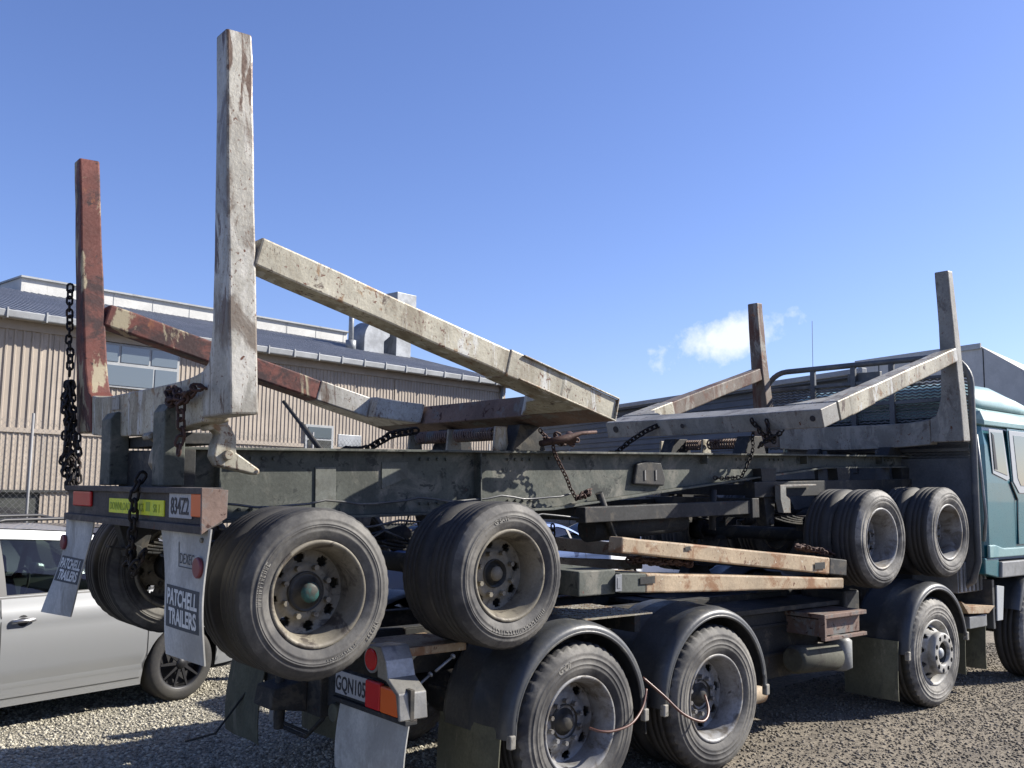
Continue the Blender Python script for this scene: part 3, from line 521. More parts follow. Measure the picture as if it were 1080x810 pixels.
# --- U bolsters
def frame(piv, phi):   # phi None upright; 'b'/'f' handled by vectors
    piv = Vector(piv)
    if phi is None: ex, es = Vector((1, 0, 0)), Vector((0, 0, 1))
    elif phi[0] == 'b': a = phi[1]; es = Vector((-cos(a), 0, sin(a))); ex = Vector((sin(a), 0, cos(a)))
    else: a = phi[1]; es = Vector((cos(a), 0, sin(a))); ex = Vector((sin(a), 0, -cos(a)))
    return lambda t, y, s: piv + ex * t + Vector((0, y, 0)) + es * s
def bolster(parent, piv, phi, H=1.27, length=1.9, tb=.145, tt=.122, wb=.20, wt=.115, ch=.21, mats=('grey', 'maroon'), cmat='cream', sleeve=.45, wob=.003, full=False, lean=(0, 0), fs=1.0, doub=None, sleeves=None, holes=()):
    P = frame(piv, phi)
    # crossbeam, slightly deeper in the middle, rising to the stakes
    b = MB(); secs = []
    HC = H if full else H - .34; ys = np.linspace(-HC, HC, 21)
    for y in ys:
        e = min(1, abs(y) / (H - .34)); bot = -.02 - .035 * (1 - e ** 2); tp = ch + .03 * e ** 6
        secs.append([P(0.004, y, bot), P(tb - .004, y, bot), P(tb - .004, y, tp), P(.004, y, tp)])
    b.loft(secs); cb_ = b.build('crossbeam', cmat, parent, bevel=.008)
    for (hy, ht, hs, hr) in holes:
        b = MB(); c_ = P(ht, hy, hs); b.tube([c_, P(ht, hy, hs - .004 if hs < .1 else hs + .004)], hr, 14); b.build('pin_hole', 'ink', cb_)
    for i, sgn in enumerate((-1, 1)):
        b = MB(); secs = []
        # curved foot: from crossbeam end to the stake
        S_ = [(ch + .032, .52 * fs), (ch + .10 * fs, .40 * fs), (ch + .22 * fs, wb + .10 * fs)] if full else [(0.0, .34), (ch + .032, .33), (ch + .06, .27), (ch + .13, .235)]
        S_ += [(ch + .24 + .2 * (fs - 1), wb + .02), (length * .42, wb * .85 + wt * .15), (length * .55, wb * .55 + wt * .45), (length * .68, wb * .25 + wt * .75), (length * .82, wt + .008), (length * .93, wt + .004), (length, wt)]
        if sleeves: S_ = sorted(S_ + [(sleeves[0], wb * .92 + wt * .08 if sleeves[0] < length * .5 else wt + .02)], key=lambda q: q[0])
        for (s, wy) in S_:
            f = s / length; t0 = (tb - (tb * (1 - f) + tt * f)) * .3; t1 = t0 + tb * (1 - f) + tt * f; g_ = lean[i] * f ** 1.2
            j = [random.uniform(-wob, wob) for _ in range(4)] if s > ch + .2 else [0] * 4
            yo = sgn * (H + j[0] + g_); yi = sgn * (H - wy + j[1] + g_)
            secs.append([P(t0 + j[2], yo, s), P(t1 + j[3], yo, s), P(t1 + j[3], yi, s), P(t0 + j[2], yi, s)])
        if sleeves:   # heavier lower section, its own colour, the stake proper rises out of it
            k_ = [q[0] for q in S_].index(sleeves[0]); low_, up_ = secs[:k_ + 1], secs[k_ - 1:]
            b.loft(up_); so_ = b.build('stake', mats[i], parent, bevel=.012)
            def grow(ring, e=.006):
                c_ = sum((Vector(q) for q in ring), Vector()) / 4; return [c_ + (Vector(q) - c_) + (Vector(q) - c_).normalized() * e * 1.5 for q in ring]
            b = MB(); b.loft([grow(q) for q in low_]); b.build('stake_sleeve', sleeves[1][i], so_, bevel=.010)
        else:
            b.loft(secs); so_ = b.build('stake', mats[i], parent, bevel=.012)
        if doub:   # channel section near the root: lips round an open side
            b = MB(); L_ = doub; e = .009; yo = sgn * (H + .008); yl_ = sgn * (H + .024)
            for (ta, tb2, sa_, sb_) in ((0, e, -.01, L_), (tb - e, tb, -.01, L_), (e, tb - e, -.01, -.01 + e)):
                P_ = [(ta, sa_), (tb2, sa_), (tb2, sb_), (ta, sb_)]
                b.hexa([P(a, yo, c_) for a, c_ in P_] + [P(a, yl_, c_) for a, c_ in P_])
            P_ = [(e, -.018), (tb - e, -.018), (tb - e, ch + .03), (e, ch + .03)]
            b.hexa([P(a, sgn * (H + .001), c_) for a, c_ in ((e, -.005), (tb - e, -.005), (tb - e, ch + .06), (e, ch + .06))] + [P(a, sgn * (H + .0075), c_) for a, c_ in ((e, -.005), (tb - e, -.005), (tb - e, ch + .06), (e, ch + .06))])
            b.build('stake_lip', 'cream', so_, bevel=.002)
# rear upright pair
bolster(trailer, (1.925, 0, 2.245), ('b', radians(88.4)), length=1.93, tb=.15, tt=.138, wb=.185, wt=.13, mats=('grey', 'maroon'), cmat='cream', lean=(-.02, .10))
b = MB(); b.box((1.918, .36, 2.36), (1.926, .50, 2.44)); b.build('weld_plate', 'greyfar', trailer, bevel=.003)
# mid pair folded back
bolster(trailer, (4.56, 0, 2.29), ('b', radians(15.5)), length=2.62, tb=.16, tt=.155, wb=.2, wt=.16, mats=('cream', 'maroon'), cmat='rustbox', sleeve=.75, full=True, fs=1.25, doub=.85, sleeves=(.95, ('cream', 'grey')))
# front pair upright and front pair folded forward
bolster(trailer, (9.66, 0, 2.235), ('f', radians(88.2)), length=1.76, tb=.15, tt=.09, mats=('grey', 'maroon'), cmat='rustbox') if False else bolster(trailer, (9.645, 0, 2.235), ('b', radians(88.6)), length=1.76, tb=.155, tt=.11, wb=.18, wt=.14, mats=('greyfar', 'rustgrey'), cmat='greyfar', H=1.25, lean=(-.06, .03))
bolster(trailer, (7.09, 0, 2.475), ('f', radians(16.0)), length=2.6, tb=.17, tt=.14, wb=.2, wt=.15, mats=('cream', 'rustgrey'), cmat='greyfar', sleeve=.75, H=1.25, full=True, sleeves=(.85, ('cream', 'cream')), holes=((-1.16, .08, -.021, .026), (1.12, .08, -.021, .035), (.2, .07, -.076, .022)))
# bolster seats between chassis and crossbeams
for x, z0, z1 in ((4.5, 2.11, 2.30), (7.2, 2.11, 2.27), (9.68, 2.11, 2.2)):
    for sgn in (-1, 1):
        b = MB(); b.prism([(x - .16, z0), (x + .16, z0), (x + .1, z1), (x - .08, z1)], 'y', sgn * .43 - .07, sgn * .43 + .07); b.build('bolster_seat', 'dark', trailer, bevel=.005)
# balance springs
def coil(x, ya, yb, z, n=16, r=.042):
    b = MB(); pts = []
    for i in range(n * 12 + 1):
        a = 2 * pi * i / 12; pts.append((x + r * cos(a), ya + (yb - ya) * i / (n * 12), z + r * sin(a)))
    b.tube(pts, .0085, 6); b.tube([(x, ya, z), (x, yb, z)], .014, 8); return b
for x, z in ((4.3, 2.235), (7.3, 2.21)):
    coil(x, .60, .18, z).build('coil_spring', 'rustbox', trailer); coil(x, .10, -.36, z).build('coil_spring', 'rustbox', trailer)
    for y in (.66, .14, -.42):
        b = MB(); b.prism([(x - .07, 2.115), (x + .07, 2.115), (x + .05, z + .05), (x - .05, z + .05)], 'y', y - .012, y + .012); b.build('spring_bracket', 'cream', trailer, bevel=.003)
# upright rear posts under the rear crossbeam, claws
for y in (.44, -.47):
    b = MB(); b.prism([(1.87, 1.9), (1.985, 1.9), (1.985, 2.30), (1.95, 2.345), (1.90, 2.345), (1.87, 2.30)], 'y', y - .09, y + .09); b.build('bolster_post', 'chassis', trailer, bevel=.008)
for y, dx, dz in ((-.82, 0, 0), (-.22, -.10, -.03)):
    b = MB(); b.prism([(x + dx, z + dz) for x, z in [(1.988, 2.209), (2.007, 2.229), (2.092, 2.24), (2.125, 2.20), (2.152, 2.148), (2.153, 2.073), (2.284, 1.985), (2.288, 1.965), (2.275, 1.954), (2.059, 2.004), (2.029, 2.055), (2.04, 2.12), (2.06, 2.17), (2.03, 2.195), (2.0, 2.185)]], 'y', y - .02, y + .08); cl = b.build('pivot_claw', 'cream', trailer, bevel=.008)
    b = MB(); b.tube([(2.10 + dx, y - .05, 2.06 + dz), (2.10 + dx, y + .05, 2.06 + dz)], .026, 14); b.build('pivot_pin', 'cream', cl, bevel=.004)
    b = MB(); b.tube([(2.265 + dx, y - .024, 1.972 + dz), (2.265 + dx, y - .018, 1.972 + dz)], .009, 8); b.build('eye_hole', 'ink', cl)
b = MB(); b.box((1.99, -.52, 2.125), (2.2, .52, 2.19)); b.build('cradle_beam', 'dark', trailer, bevel=.006)
b = MB(); b.tube([(3.39, 1.12, 2.52), (3.36, .45, 2.12)], .014, 8); b.tube([(3.377, .8, 2.33), (3.36, .45, 2.12)], .02, 8); b.build('prop_strut', 'dark', trailer)

# --- tail light bar
b = MB(); z0, z1 = 1.675, 1.895
b.box((1.845, -1.2, z0 + .03), (1.86, 1.1, z1 - .03)); b.box((1.82, -1.2, z1 - .03), (1.93, 1.1, z1)); b.prism([(1.82, z0), (1.93, z0 + .05), (1.93, z0 + .06), (1.82, z0 + .04)], 'y', -1.2, 1.1)
tb_ = b.build('tail_bar', 'tailbar', trailer, bevel=.003)
b = MB(); b.prism([(1.82, z0), (1.945, z0 + .075), (1.95, z1 - .012), (1.818, z1 + .001)], 'y', -1.215, -1.2); b.build('end_plate', 'rustbox', tb_, bevel=.002)
b = MB(); b.box((1.828, -1.196, 1.755), (1.844, -1.052, 1.868)); b.build('lamp', 'amber', tb_, bevel=.006)
b = MB(); b.box((1.825, .56, 1.768), (1.844, .93, 1.862)); b.build('lamp', 'red', tb_, bevel=.008)
b = MB(); b.box((1.838, -.668, 1.744), (1.8445, .226, 1.826)); yl = b.build('reflective_strip', 'yellow', tb_)
b = MB(); text_plane(b, 'DOWNLOAD', .062, (1.8365, .03, 1.762), (0, -1, 0), (0, 0, 1), ext=.0008, cond=.95); text_plane(b, 'TRUCK', .062, (1.8365, -.29, 1.762), (0, -1, 0), (0, 0, 1), ext=.0008, cond=.8)
text_plane(b, 'SR 1', .062, (1.8365, -.565, 1.762), (0, -1, 0), (0, 0, 1), ext=.0008, cond=.9); b.box((1.8367, -.465, 1.765), (1.8377, -.40, 1.815)); b.build('strip_lettering', 'yelink', yl)
b = MB(); b.box((1.836, -1.045, 1.742), (1.843, -.745, 1.868)); pl = b.build('number_plate', 'plate', tb_, bevel=.003)
b = MB(); text_plane(b, '834Z2', .118, (1.8345, -.895, 1.763), (0, -1, 0), (0, 0, 1), ext=.001, cond=.78, bold=.0015); b.build('plate_lettering', 'ink', pl)
# --- trailer mud flaps, hanging in a curve
def flapgrid(ya, yb, ztop, zbot, curve, thick=.008, x0=1.845, skew=0.0, taper=0.0, curl=0.0):
    n, m_ = 14, 8; rows = []
    def pt(i, j):
        f = i / n; w = j / m_; z = ztop + (zbot - ztop) * f
        y = ya + (yb - ya) * w + skew * f ** 1.6 + taper * f * (w - .5)
        x = x0 + curve * (f ** 1.7) + .012 * sin(f * 5 + w * 2) + curl * f * (w - .5)
        return Vector((x, y, z))
    return pt
def build_flap(pt, name, mat, parent, texts=None, refl=None):
    b = MB(); b.grid(lambda u, v: pt(u * 14, v * 8), 14, 8); b.grid(lambda u, v: pt(u * 14, v * 8) + Vector((.008, 0, 0)), 14, 8)
    for e in (0, 8):
        vs = [pt(i, e) for i in range(15)] + [pt(i, e) + Vector((.008, 0, 0)) for i in range(15)]; b.add(vs, [(i, i + 1, i + 16, i + 15) for i in range(14)])
    vs = [pt(14, j) for j in range(9)] + [pt(14, j) + Vector((.008, 0, 0)) for j in range(9)]; b.add(vs, [(j, j + 1, j + 10, j + 9) for j in range(8)])
    return b.build(name, mat, parent)
def on_flap(pt, mb_src, f0, f1, w0, w1, off):   # map 2D unit shapes to the flap: (u right 0..1, v up 0..1)
    def mp(u, v, d=0):
        i = (f0 + (f1 - f0) * (1 - v)) * 14; j = (w0 + (w1 - w0) * u) * 8; q = pt(i, j); return q - Vector((off + d, 0, 0))
    return mp
def flap_print(pt, parent, f0, f1, w0, w1, l1, l2):
    mp = on_flap(pt, None, f0, f1, w0, w1, .0015); b = MB(); b.grid(lambda u, v: mp(u, v), 6, 8); pn = b.build('printed_panel', 'panel', parent)
    b = MB()
    for body, vlo, vhi, ul, uh in ((l1, .53, .93, .04, .96), (l2, .08, .48, .10, .94)):
        vs, fs = textmesh(body, 1.0, ext=.0, bold=.035); xs = [q[0] for q in vs]; ysx = [q[1] for q in vs]
        x0_, x1_, y0_, y1_ = min(xs), max(xs), min(ysx), max(ysx)
        b.add([mp(ul + (uh - ul) * (x - x0_) / (x1_ - x0_), vlo + (vhi - vlo) * (y - y0_) / (y1_ - y0_), .0015) for x, y, z in vs], fs)
    b.build('panel_lettering', 'letter', pn)
pt1 = flapgrid(-.61, -1.24, 1.70, 1.055, .015, taper=.18, skew=-.02)
fl = build_flap(pt1, 'mud_flap', 'flap', trailer); flap_print(pt1, fl, .46, .78, .06, .93, 'PATCHELL', 'TRAILERS')
b = MB(); mp = on_flap(pt1, None, .12, .31, .36, .8, .002)
for (u0, v0, u1, v1) in ((0, 0, .03, 1), (0, 0, 1, .04)): b.add([mp(u0, v0), mp(u1, v0), mp(u1, v1), mp(u0, v1)], [(0, 1, 2, 3)])
vs, fs = textmesh('DEXEC', 1.0, ext=0); xs = [q[0] for q in vs]; x0_, x1_ = min(xs), max(xs)
b.add([mp(.08 + .75 * (x - x0_) / (x1_ - x0_), .15 + .6 * y, .001) for x, y, z in vs], fs); b.build('small_lettering', 'panel', fl)
b = MB(); c = pt1(4.0, 7.0); b.tube([c - Vector((.022, 0, 0)), c], .05, 20); b.build('reflector', 'reflector', fl, bevel=.006)
b = MB(); c = pt1(1.2, 6.9); b.tube([c - Vector((.012, 0, 0)), c], .012, 8); b.build('flap_bolt', 'rim', fl)
pt2 = flapgrid(1.14, .57, 1.69, 1.06, -.05, skew=.26, taper=.18, curl=.06)
fl = build_flap(pt2, 'mud_flap', 'flap', trailer); flap_print(pt2, fl, .40, .66, .05, .97, 'PATCHELL', 'TRAILERS')
b = MB(); c = pt2(3.7, .2); b.tube([c - Vector((.022, 0, 0)), c], .05, 20); b.build('reflector', 'reflector', fl, bevel=.006)

# --- chains (loose things)
def chain_thing(paths, label, mat='chain', L=.055, r=.0065, jit=0.0, group='chains'):
    b = MB()
    for p_ in paths: b._last = Vector(p_[0]); b.chain([tow(q) for q in p_], L=L, r=r, jit=jit)
    o = b.build('chain', mat, loc=tow(paths[0][-1])); tag(o, label, 'chain', group); return o
def wig(a, b_, n, amp):
    a = Vector(a); b_ = Vector(b_); return [a.lerp(b_, i / n) + Vector((random.uniform(-amp, amp), random.uniform(-amp, amp), random.uniform(-amp, amp) * .3)) * (0 if i in (0,) else 1) for i in range(n + 1)]
CHX = 1.86
chain_thing([wig((1.86, 1.30, 3.30), (1.86, 1.25, 2.65), 8, .006)] + [wig((1.86, 1.24 + e * .5, 2.62), (1.86 + d * .5, 1.12 + e, 1.86), 10, .025) for d, e in ((0, -.02), (.0, .03), (-.03, .0), (.02, -.05), (-.02, .05))] + [wig((1.86, 1.0, 2.25), (1.86, .93, 1.9), 6, .008)], 'heavy bundle of dark chains hanging down the far rear stake', 'chaindark', L=.062, r=.008, jit=.5)
chain_thing([wig((1.86, -.33, 1.99), (1.80, -.33, 1.9), 2, 0)[:2] + [Vector((1.80, -.33, 1.88)), Vector((1.80, -.31, 1.62)), Vector((1.82, -.22, 1.47))], wig((1.82, -.25, 1.55), (1.85, -.1, 1.45), 4, .02), wig((1.82, -.42, 1.56), (1.85, -.22, 1.42), 4, .03)], 'black chain draped over the tail light bar across the yellow strip', 'chaindark', L=.07, r=.009, jit=.1)
chain_thing([[(2.0, -.98, 2.38), (1.88, -.98, 2.40), (1.87, -.8, 2.33), (1.87, -.72, 2.40), (1.87, -.58, 2.41)], wig((1.87, -.78, 2.35), (1.87, -.80, 2.06), 5, .01), wig((1.87, -.58, 2.41), (1.86, -.66, 2.34), 4, .02), wig((1.87, -.9, 2.37), (1.86, -.66, 2.34), 6, .03)], 'rusty chain knotted round the cream crossbeam beside the tall rear stake', 'chain', L=.06, r=.008, jit=.4)
chain_thing([wig((4.50, -.60, 2.27), (4.66, -.57, 2.16), 3, .006) + wig((4.70, -.55, 2.1), (4.93, -.53, 1.76), 8, .006)], 'thin rusty chain hanging over the chassis web below the springs', 'chain', L=.042, r=.005)
b = MB(); b._last = tow((4.9, -.55, 1.76)); b.chain([tow(q) for q in wig((4.9, -.55, 1.76), (5.08, -.52, 1.82), 6, .02) + wig((5.08, -.52, 1.80), (4.95, -.55, 1.77), 6, .02)], L=.05, r=.008, jit=.4)
tag(b.build('chain', 'chain', loc=tow((5, -.53, 1.76))), 'rusty chain end lying heaped on the lower chassis flange', 'chain', 'chains')
chain_thing([[(4.28, .55, 2.30), (4.15, .75, 2.27), (4.05, .95, 2.16), (3.98, 1.05, 2.14)], wig((4.0, 1.0, 2.15), (3.9, 1.12, 2.14), 4, .03)], 'dark chain slung beside the left end of the coil springs', 'chaindark', L=.075, r=.011, jit=.1)
chain_thing([wig((4.75, -.5, 2.24), (4.95, -.42, 2.16), 6, .04), wig((4.7, -.55, 2.2), (4.9, -.5, 2.16), 6, .05), wig((4.62, -.46, 2.19), (4.9, -.55, 2.2), 6, .03)], 'rusty chain heap on the chassis flange under the folded stake end', 'chain', L=.055, r=.008, jit=.5)
chain_thing([wig((7.12, .45, 2.44), (7.0, .62, 2.36), 3, .01) + wig((6.95, .75, 2.28), (6.9, .95, 2.14), 4, .01), wig((6.9, .95, 2.14), (6.85, 1.2, 2.13), 5, .04)], 'dark chain slanting down from the front folded crossbeam', 'chaindark', L=.065, r=.009, jit=.1)
chain_thing([wig((7.17, -.52, 2.47), (7.1, -.535, 2.12), 6, .006) + wig((7.08, -.535, 2.08), (6.93, -.535, 1.9), 4, .006), wig((6.93, -.535, 1.9), (6.62, -.50, 1.9), 6, .02)], 'thin dark chain hanging past the front bolster to the chassis', 'chaindark', L=.045, r=.0055)
chain_thing([wig((7.0, -.60, 2.43), (7.15, -.70, 2.20), 5, .04), wig((7.05, -.72, 2.42), (7.1, -.78, 2.2), 5, .03), wig((7.05, -.9, 2.30), (7.12, -.6, 2.18), 6, .03)], 'dark chain tangle hooked over the front folded crossbeam', 'chaindark', L=.055, r=.008, jit=.4)
b = MB(); b.tube([tow((4.5, -.62, 2.16)), tow((4.72, -.66, 2.2)), tow((4.85, -.68, 2.24)), tow((4.98, -.7, 2.25))], [.022, .03, .014, .012], 8); b.tube([tow((4.76, -.66, 2.19)), tow((4.8, -.60, 2.23))], [.045, .03], 10)
tag(b.build('load_binder', 'chain', loc=tow((4.7, -.6, 2.12))), 'rusty lever load binder lying on the chassis by the springs', 'load binder')

# ------------------------------------------------------------------ truck
DX = (4.2372, 5.582); SX = (8.8698, 11.2299); RD = .5075; RRD = .2983; YD = -1.25
d1 = make_wheel('dual', RD, RRD, .27, truck, (DX[0], YD, RD - .004), tm='tyre_d', rimm='rimgrey', texts=[('G·DI', .052, .385, radians(-24), False, dict(shear=.3, bold=.002))]); hub(d1, .155, 1, .04, (DX[0], YD, RD - .004), .1, 'hub')
d2 = make_wheel('dual', RD, RRD, .27, truck, (DX[1], YD, RD - .004), tm='tyre_d', rimm='rimgrey'); hub(d2, .155, 1, .04, (DX[1], YD, RD - .004), .1, 'hub')
for x in DX:
    ctree(d2, truck, (x - 2.9, YD + .58, RD - .004), (0, .4, pi)); ctree(d2, truck, (x - 2.9, -YD, RD - .004), (0, .2, pi)); ctree(d2, truck, (x - 2.9, -YD - .58, RD - .004), (0, .9, 0))
s2 = make_wheel('steer', RD - .004, RRD - .004, .28, truck, (SX[0], -1.235, RD - .006), tm='tyre_l', rimm='rimwhite')
cc = (SX[0], -1.235, RD - .006)
b = MB(); b.lathe([(.12, .02), (.10, -.05), (.09, -.03), (.075, .0), (.05, .01), (.0, .01)], cc, n=32); b.build('hub', 'hub', s2, loc=cc)
b = MB(); b.lathe([(.055, .01), (.052, -.04), (.036, -.06), (0, -.064)], cc, n=24); b.build('hub_cap', 'galv', s2, loc=cc)
s1 = ctree(s2, truck, (SX[1] - 2.9, -1.235, RD - .006), (0, .25, 0))
for x in SX: ctree(s2, truck, (x - 2.9, 1.235, RD - .006), (0, .1, pi))
for x in SX + DX:
    b = MB(); b.tube([(x, -.9, RD), (x, .9, RD)], .07, 12); b.tube([(x - .0, -.2, RD), (x, .2, RD)], .17, 16) if x in DX else None; b.build('axle', 'dark', truck)
    for sgn in (-1, 1):
        b = MB()
        for j in range(5):
            L = .6 - .08 * j
            for i in range(8):
                xa, xb = x - L + 2 * L * i / 8, x - L + 2 * L * (i + 1) / 8; za = RD + .09 + .02 * j + .09 * ((i - 4) / 4) ** 2; zb = RD + .09 + .02 * j + .09 * ((i - 3) / 4) ** 2
                b.hexa([(xa, sgn * .5 - .045, za), (xb, sgn * .5 - .045, zb), (xb, sgn * .5 + .045, zb), (xa, sgn * .5 + .045, za), (xa, sgn * .5 - .045, za + .017), (xb, sgn * .5 - .045, zb + .017), (xb, sgn * .5 + .045, zb + .017), (xa, sgn * .5 + .045, za + .017)])
        b.build('leaf_spring', 'dark', truck)
for sgn in (-1, 1):
    b = MB(); y = sgn * .42; b.box((3.0, y - .006, .78), (11.6, y + .006, 1.06)); b.box((3.0, y - sgn * .08 if sgn > 0 else y, 1.06), (11.6, y if sgn > 0 else y + .08, 1.07)); b.box((3.0, min(y, y - sgn * .08), .77), (11.6, max(y, y - sgn * .08), .78)); b.build('chassis_rail', 'dark', truck, bevel=.002)
for x in (3.3, 4.9, 6.4, 7.8, 9.6):
    b = MB(); b.box((x, -.41, .82), (x + .1, .41, 1.02)); b.build('crossmember', 'dark', truck, bevel=.004)
# bolsters of the truck, folded flat towards each other
bolster(truck, (4.66, 0, 1.42), ('f', radians(-3.2)), H=1.2, length=2.72, tb=.135, tt=.085, wb=.19, wt=.13, mats=('dustcream', 'dustcream'), cmat='chassis', sleeve=.5, full=True)
bolster(truck, (7.40, 0, 1.27), ('b', radians(5.6)), H=1.2, length=2.76, tb=.14, tt=.105, wb=.19, wt=.13, mats=('dustcream', 'dustcream'), cmat='dark', sleeve=.5, full=True)
b = MB(); b.box((4.3, -1.16, 1.28), (4.64, .9, 1.44)); b.build('bunk_beam', 'chassis', truck, bevel=.008)
b = MB(); b.box((4.595, -1.205, 1.30), (4.655, -1.2, 1.41)); b.box((4.61, -1.208, 1.32), (4.64, -1.206, 1.39)); b.build('end_cap', 'galv', truck, bevel=.002)
for (x0_, x1_, z0_, z1_, nm) in ((5.30, 5.36, 1.545, 1.575, 'slot'), (6.93, 7.08, 1.345, 1.40, 'pocket'), (4.83, 4.98, 1.335, 1.385, 'pocket')):
    b = MB(); b.box((x0_, -1.2085, z0_), (x1_, -1.2065, z1_)); b.build(nm, 'dark', truck, bevel=.001)
for x in (4.5, 7.4):
    for sgn in (-1, 1):
        b = MB(); b.prism([(x - .25, 1.075), (x + .25, 1.075), (x + .12, 1.25), (x - .12, 1.25)], 'y', sgn * .42 - .06, sgn * .42 + .06); b.build('bunk_bracket', 'dark', truck, bevel=.004)
b = MB(); b.box((7.405, -1.14, 1.30), (7.46, -1.11, 1.38)); b.build('hinge_tab', 'rim', truck)
b = MB(); b.box((4.4, -1.12, 1.118), (5.05, -.50, 1.126)); 
for i in range(12):
    for j in range(8): x, y = 4.43 + i * .053, -1.09 + j * .078; b.box((x, y, 1.126), (x + .03, y + .008, 1.130))
b.build('tread_plate', 'cream', truck)
for x in (4.5, 5.0):
    b = MB(); b.box((x, -1.0, .98), (x + .06, -.43, 1.10)); b.build('mudguard_bracket', 'dark', truck)
# chain heap on the lower folded stake
for i, (pa, pb, lb) in enumerate((((4.85, -1.05, 1.49), (5.5, -1.1, 1.44), 'rusty chain heap on the lower folded stake near its hinge'), ((6.95, -1.0, 1.52), (7.35, -1.1, 1.46), 'rusty chain scraps on the right end of the upper folded stake'))):
    b = MB()
    for k in range(4): b._last = Vector(pa); b.chain(wig(pa, pb, 8, .045), L=.05, r=.0075, jit=.6)
    tag(b.build('chain', 'chain', loc=Vector(pa)), lb, 'chain', 'chains')
b = MB(); b._last = Vector((4.75, -.2, 1.9)); b.chain(wig((4.9, -.25, 1.72), (4.9, -.3, 1.22), 7, .004), L=.055, r=.007)
tag(b.build('chain', 'chaindark', loc=(4.9, -.3, 1.2)), 'dark chain hanging straight down left of the upper folded stake tip', 'chain', 'chains')
# mudguards
def mudguard(x, z, rad, ya, yb, parent, a0=radians(-2), a1=radians(182), clips=True):
    c = (x, 0, z); b = MB(); y0, y1 = (ya, yb)
    s_ = 1 if y1 > y0 else -1
    pr = [(rad - .062, y0 + .004 * s_), (rad - .055, y0 - .012 * s_), (rad - .040, y0 - .014 * s_), (rad - .022, y0 - .004 * s_), (rad - .010, y0 + .016 * s_), (rad - .002, y0 + .045 * s_), (rad + .004, y0 + .085 * s_), (rad - .004, y0 + .10 * s_), (rad + .006, (y0 + y1) / 2), (rad + .012, (y0 + y1) / 2 + .02 * s_), (rad + .006, (y0 + y1) / 2 + .04 * s_), (rad + .004, y1 - .05 * s_), (rad - .01, y1), (rad - .04, y1)]
    pr2 = [(r - .006, y) for r, y in pr[::-1]]
    b.lathe(pr + pr2, c, n=48, closed=True, a0=a0, a1=a1)
    o = b.build('mudguard', 'black', parent, loc=(x, (ya + yb) / 2, z))
    b = MB(); 
    for k in range(1): b.tube([(x + (rad - .060) * cos(a), y0 - .004 * s_, z + (rad - .060) * sin(a)) for a in np.linspace(a0, a1, 50)], .012, 8)
    b.build('guard_lip', 'black', o)
    if clips:
        for a in (a0, a1):
            px, pz = x + (rad - .035) * cos(a), z + (rad - .035) * sin(a); b = MB(); b.box((px - .022, y0 - .022, pz - .05), (px + .022, y0 + .02, pz + .03)); b.build('guard_clip', 'clip', o, bevel=.008)
    return o
for x in DX: mudguard(x, RD + .02, .61, -1.26, -.62, truck); mudguard(x, RD + .02, .61, 1.26, .62, truck)
mudguard(SX[0], RD + .03, .61, -1.26, -.75, truck, radians(8), radians(180)); mudguard(SX[0], RD + .03, .61, 1.26, .75, truck)
mudguard(SX[1], RD + .05, .64, -1.262, -.75, truck, radians(20), radians(160), clips=False)
def sheet(x, ya, yb, z0, z1, mat, name='mud_flap', bow=.02):
    b = MB(); pr = []
    def pt(i, j): f = 1 - i / 14; return Vector((x - bow * sin((1 - f) * 2.2) + .008 * sin(j * .9), ya + (yb - ya) * j / 8, z0 + (z1 - z0) * f))
    return build_flap(pt, name, mat, truck)
sheet(3.63, -.60, -1.2, .12, .56, 'flapgreen'); sheet(3.63, .60, 1.2, .12, .56, 'flapgreen')
sheet(8.20, -.70, -1.22, .14, .66, 'flapgreen'); sheet(9.55, -.72, -1.2, .22, .64, 'flapgreen'); sheet(10.0, -.72, -1.2, .22, .66, 'flapgreen'); sheet(4.9, -.7, -1.2, .35, .62, 'dark')
sheet(2.99, -.46, -1.185, .30, .675, 'flap', bow=.03); sheet(2.99, .55, 1.1, .22, .76, 'flapgreen', bow=.05)
# rear crossmember with plate and lamps
b = MB(); b.box((3.0, -1.19, .69), (3.03, -.38, .86)); b.box((2.97, -1.19, .672), (3.05, -.38, .70)); b.box((3.0, -.38, .62), (3.08, .6, .98)); b.box((3.0, .5, .7), (3.05, 1.19, .86)); tl = b.build('rear_crossmember', 'dark', truck, bevel=.004)
b = MB(); b.box((2.985, -.76, .72), (2.992, -.40, .855)); npl = b.build('number_plate', 'plate', tl, bevel=.003)
b = MB(); text_plane(b, 'GQN105', .122, (2.9835, -.58, .744), (0, -1, 0), (0, 0, 1), ext=.001, cond=.74, bold=.0015); b.build('plate_lettering', 'ink', npl)
b = MB(); b.box((2.96, -.94, .705), (2.995, -.78, .86)); b.build('lamp', 'red', tl, bevel=.01)
b = MB(); b.box((2.958, -1.12, .705), (2.995, -.945, .85)); b.build('lamp', 'amber', tl, bevel=.01)
b = MB(); b.tube([(2.94, -.86, .985), (2.97, -.86, .985)], .062, 24); rl = b.build('lamp', 'red', tl, bevel=.008)
b = MB(); b.lathe([(.062, 0), (.078, 0), (.08, .03), (.062, .03)], (2.95, 0, 0), n=4); b = MB()
pts = [(2.955, -.86 + .07 * cos(a), .985 + .07 * sin(a)) for a in np.linspace(0, 2 * pi, 25)]; b.tube(pts, .009, 6, cap=False); b.build('lamp_ring', 'galv', rl)
b = MB(); b.prism([(-.80, 1.06), (-.98, 1.07), (-1.03, 1.0), (-1.06, .91), (-1.17, .84), (-1.19, .70), (-1.17, .70), (-1.14, .83), (-1.04, .89), (-.95, .90), (-.95, 1.0), (-.93, 1.04)], 'x', 2.935, 3.12)
b.build('lamp_guard', 'brightmetal', tl, bevel=.006)
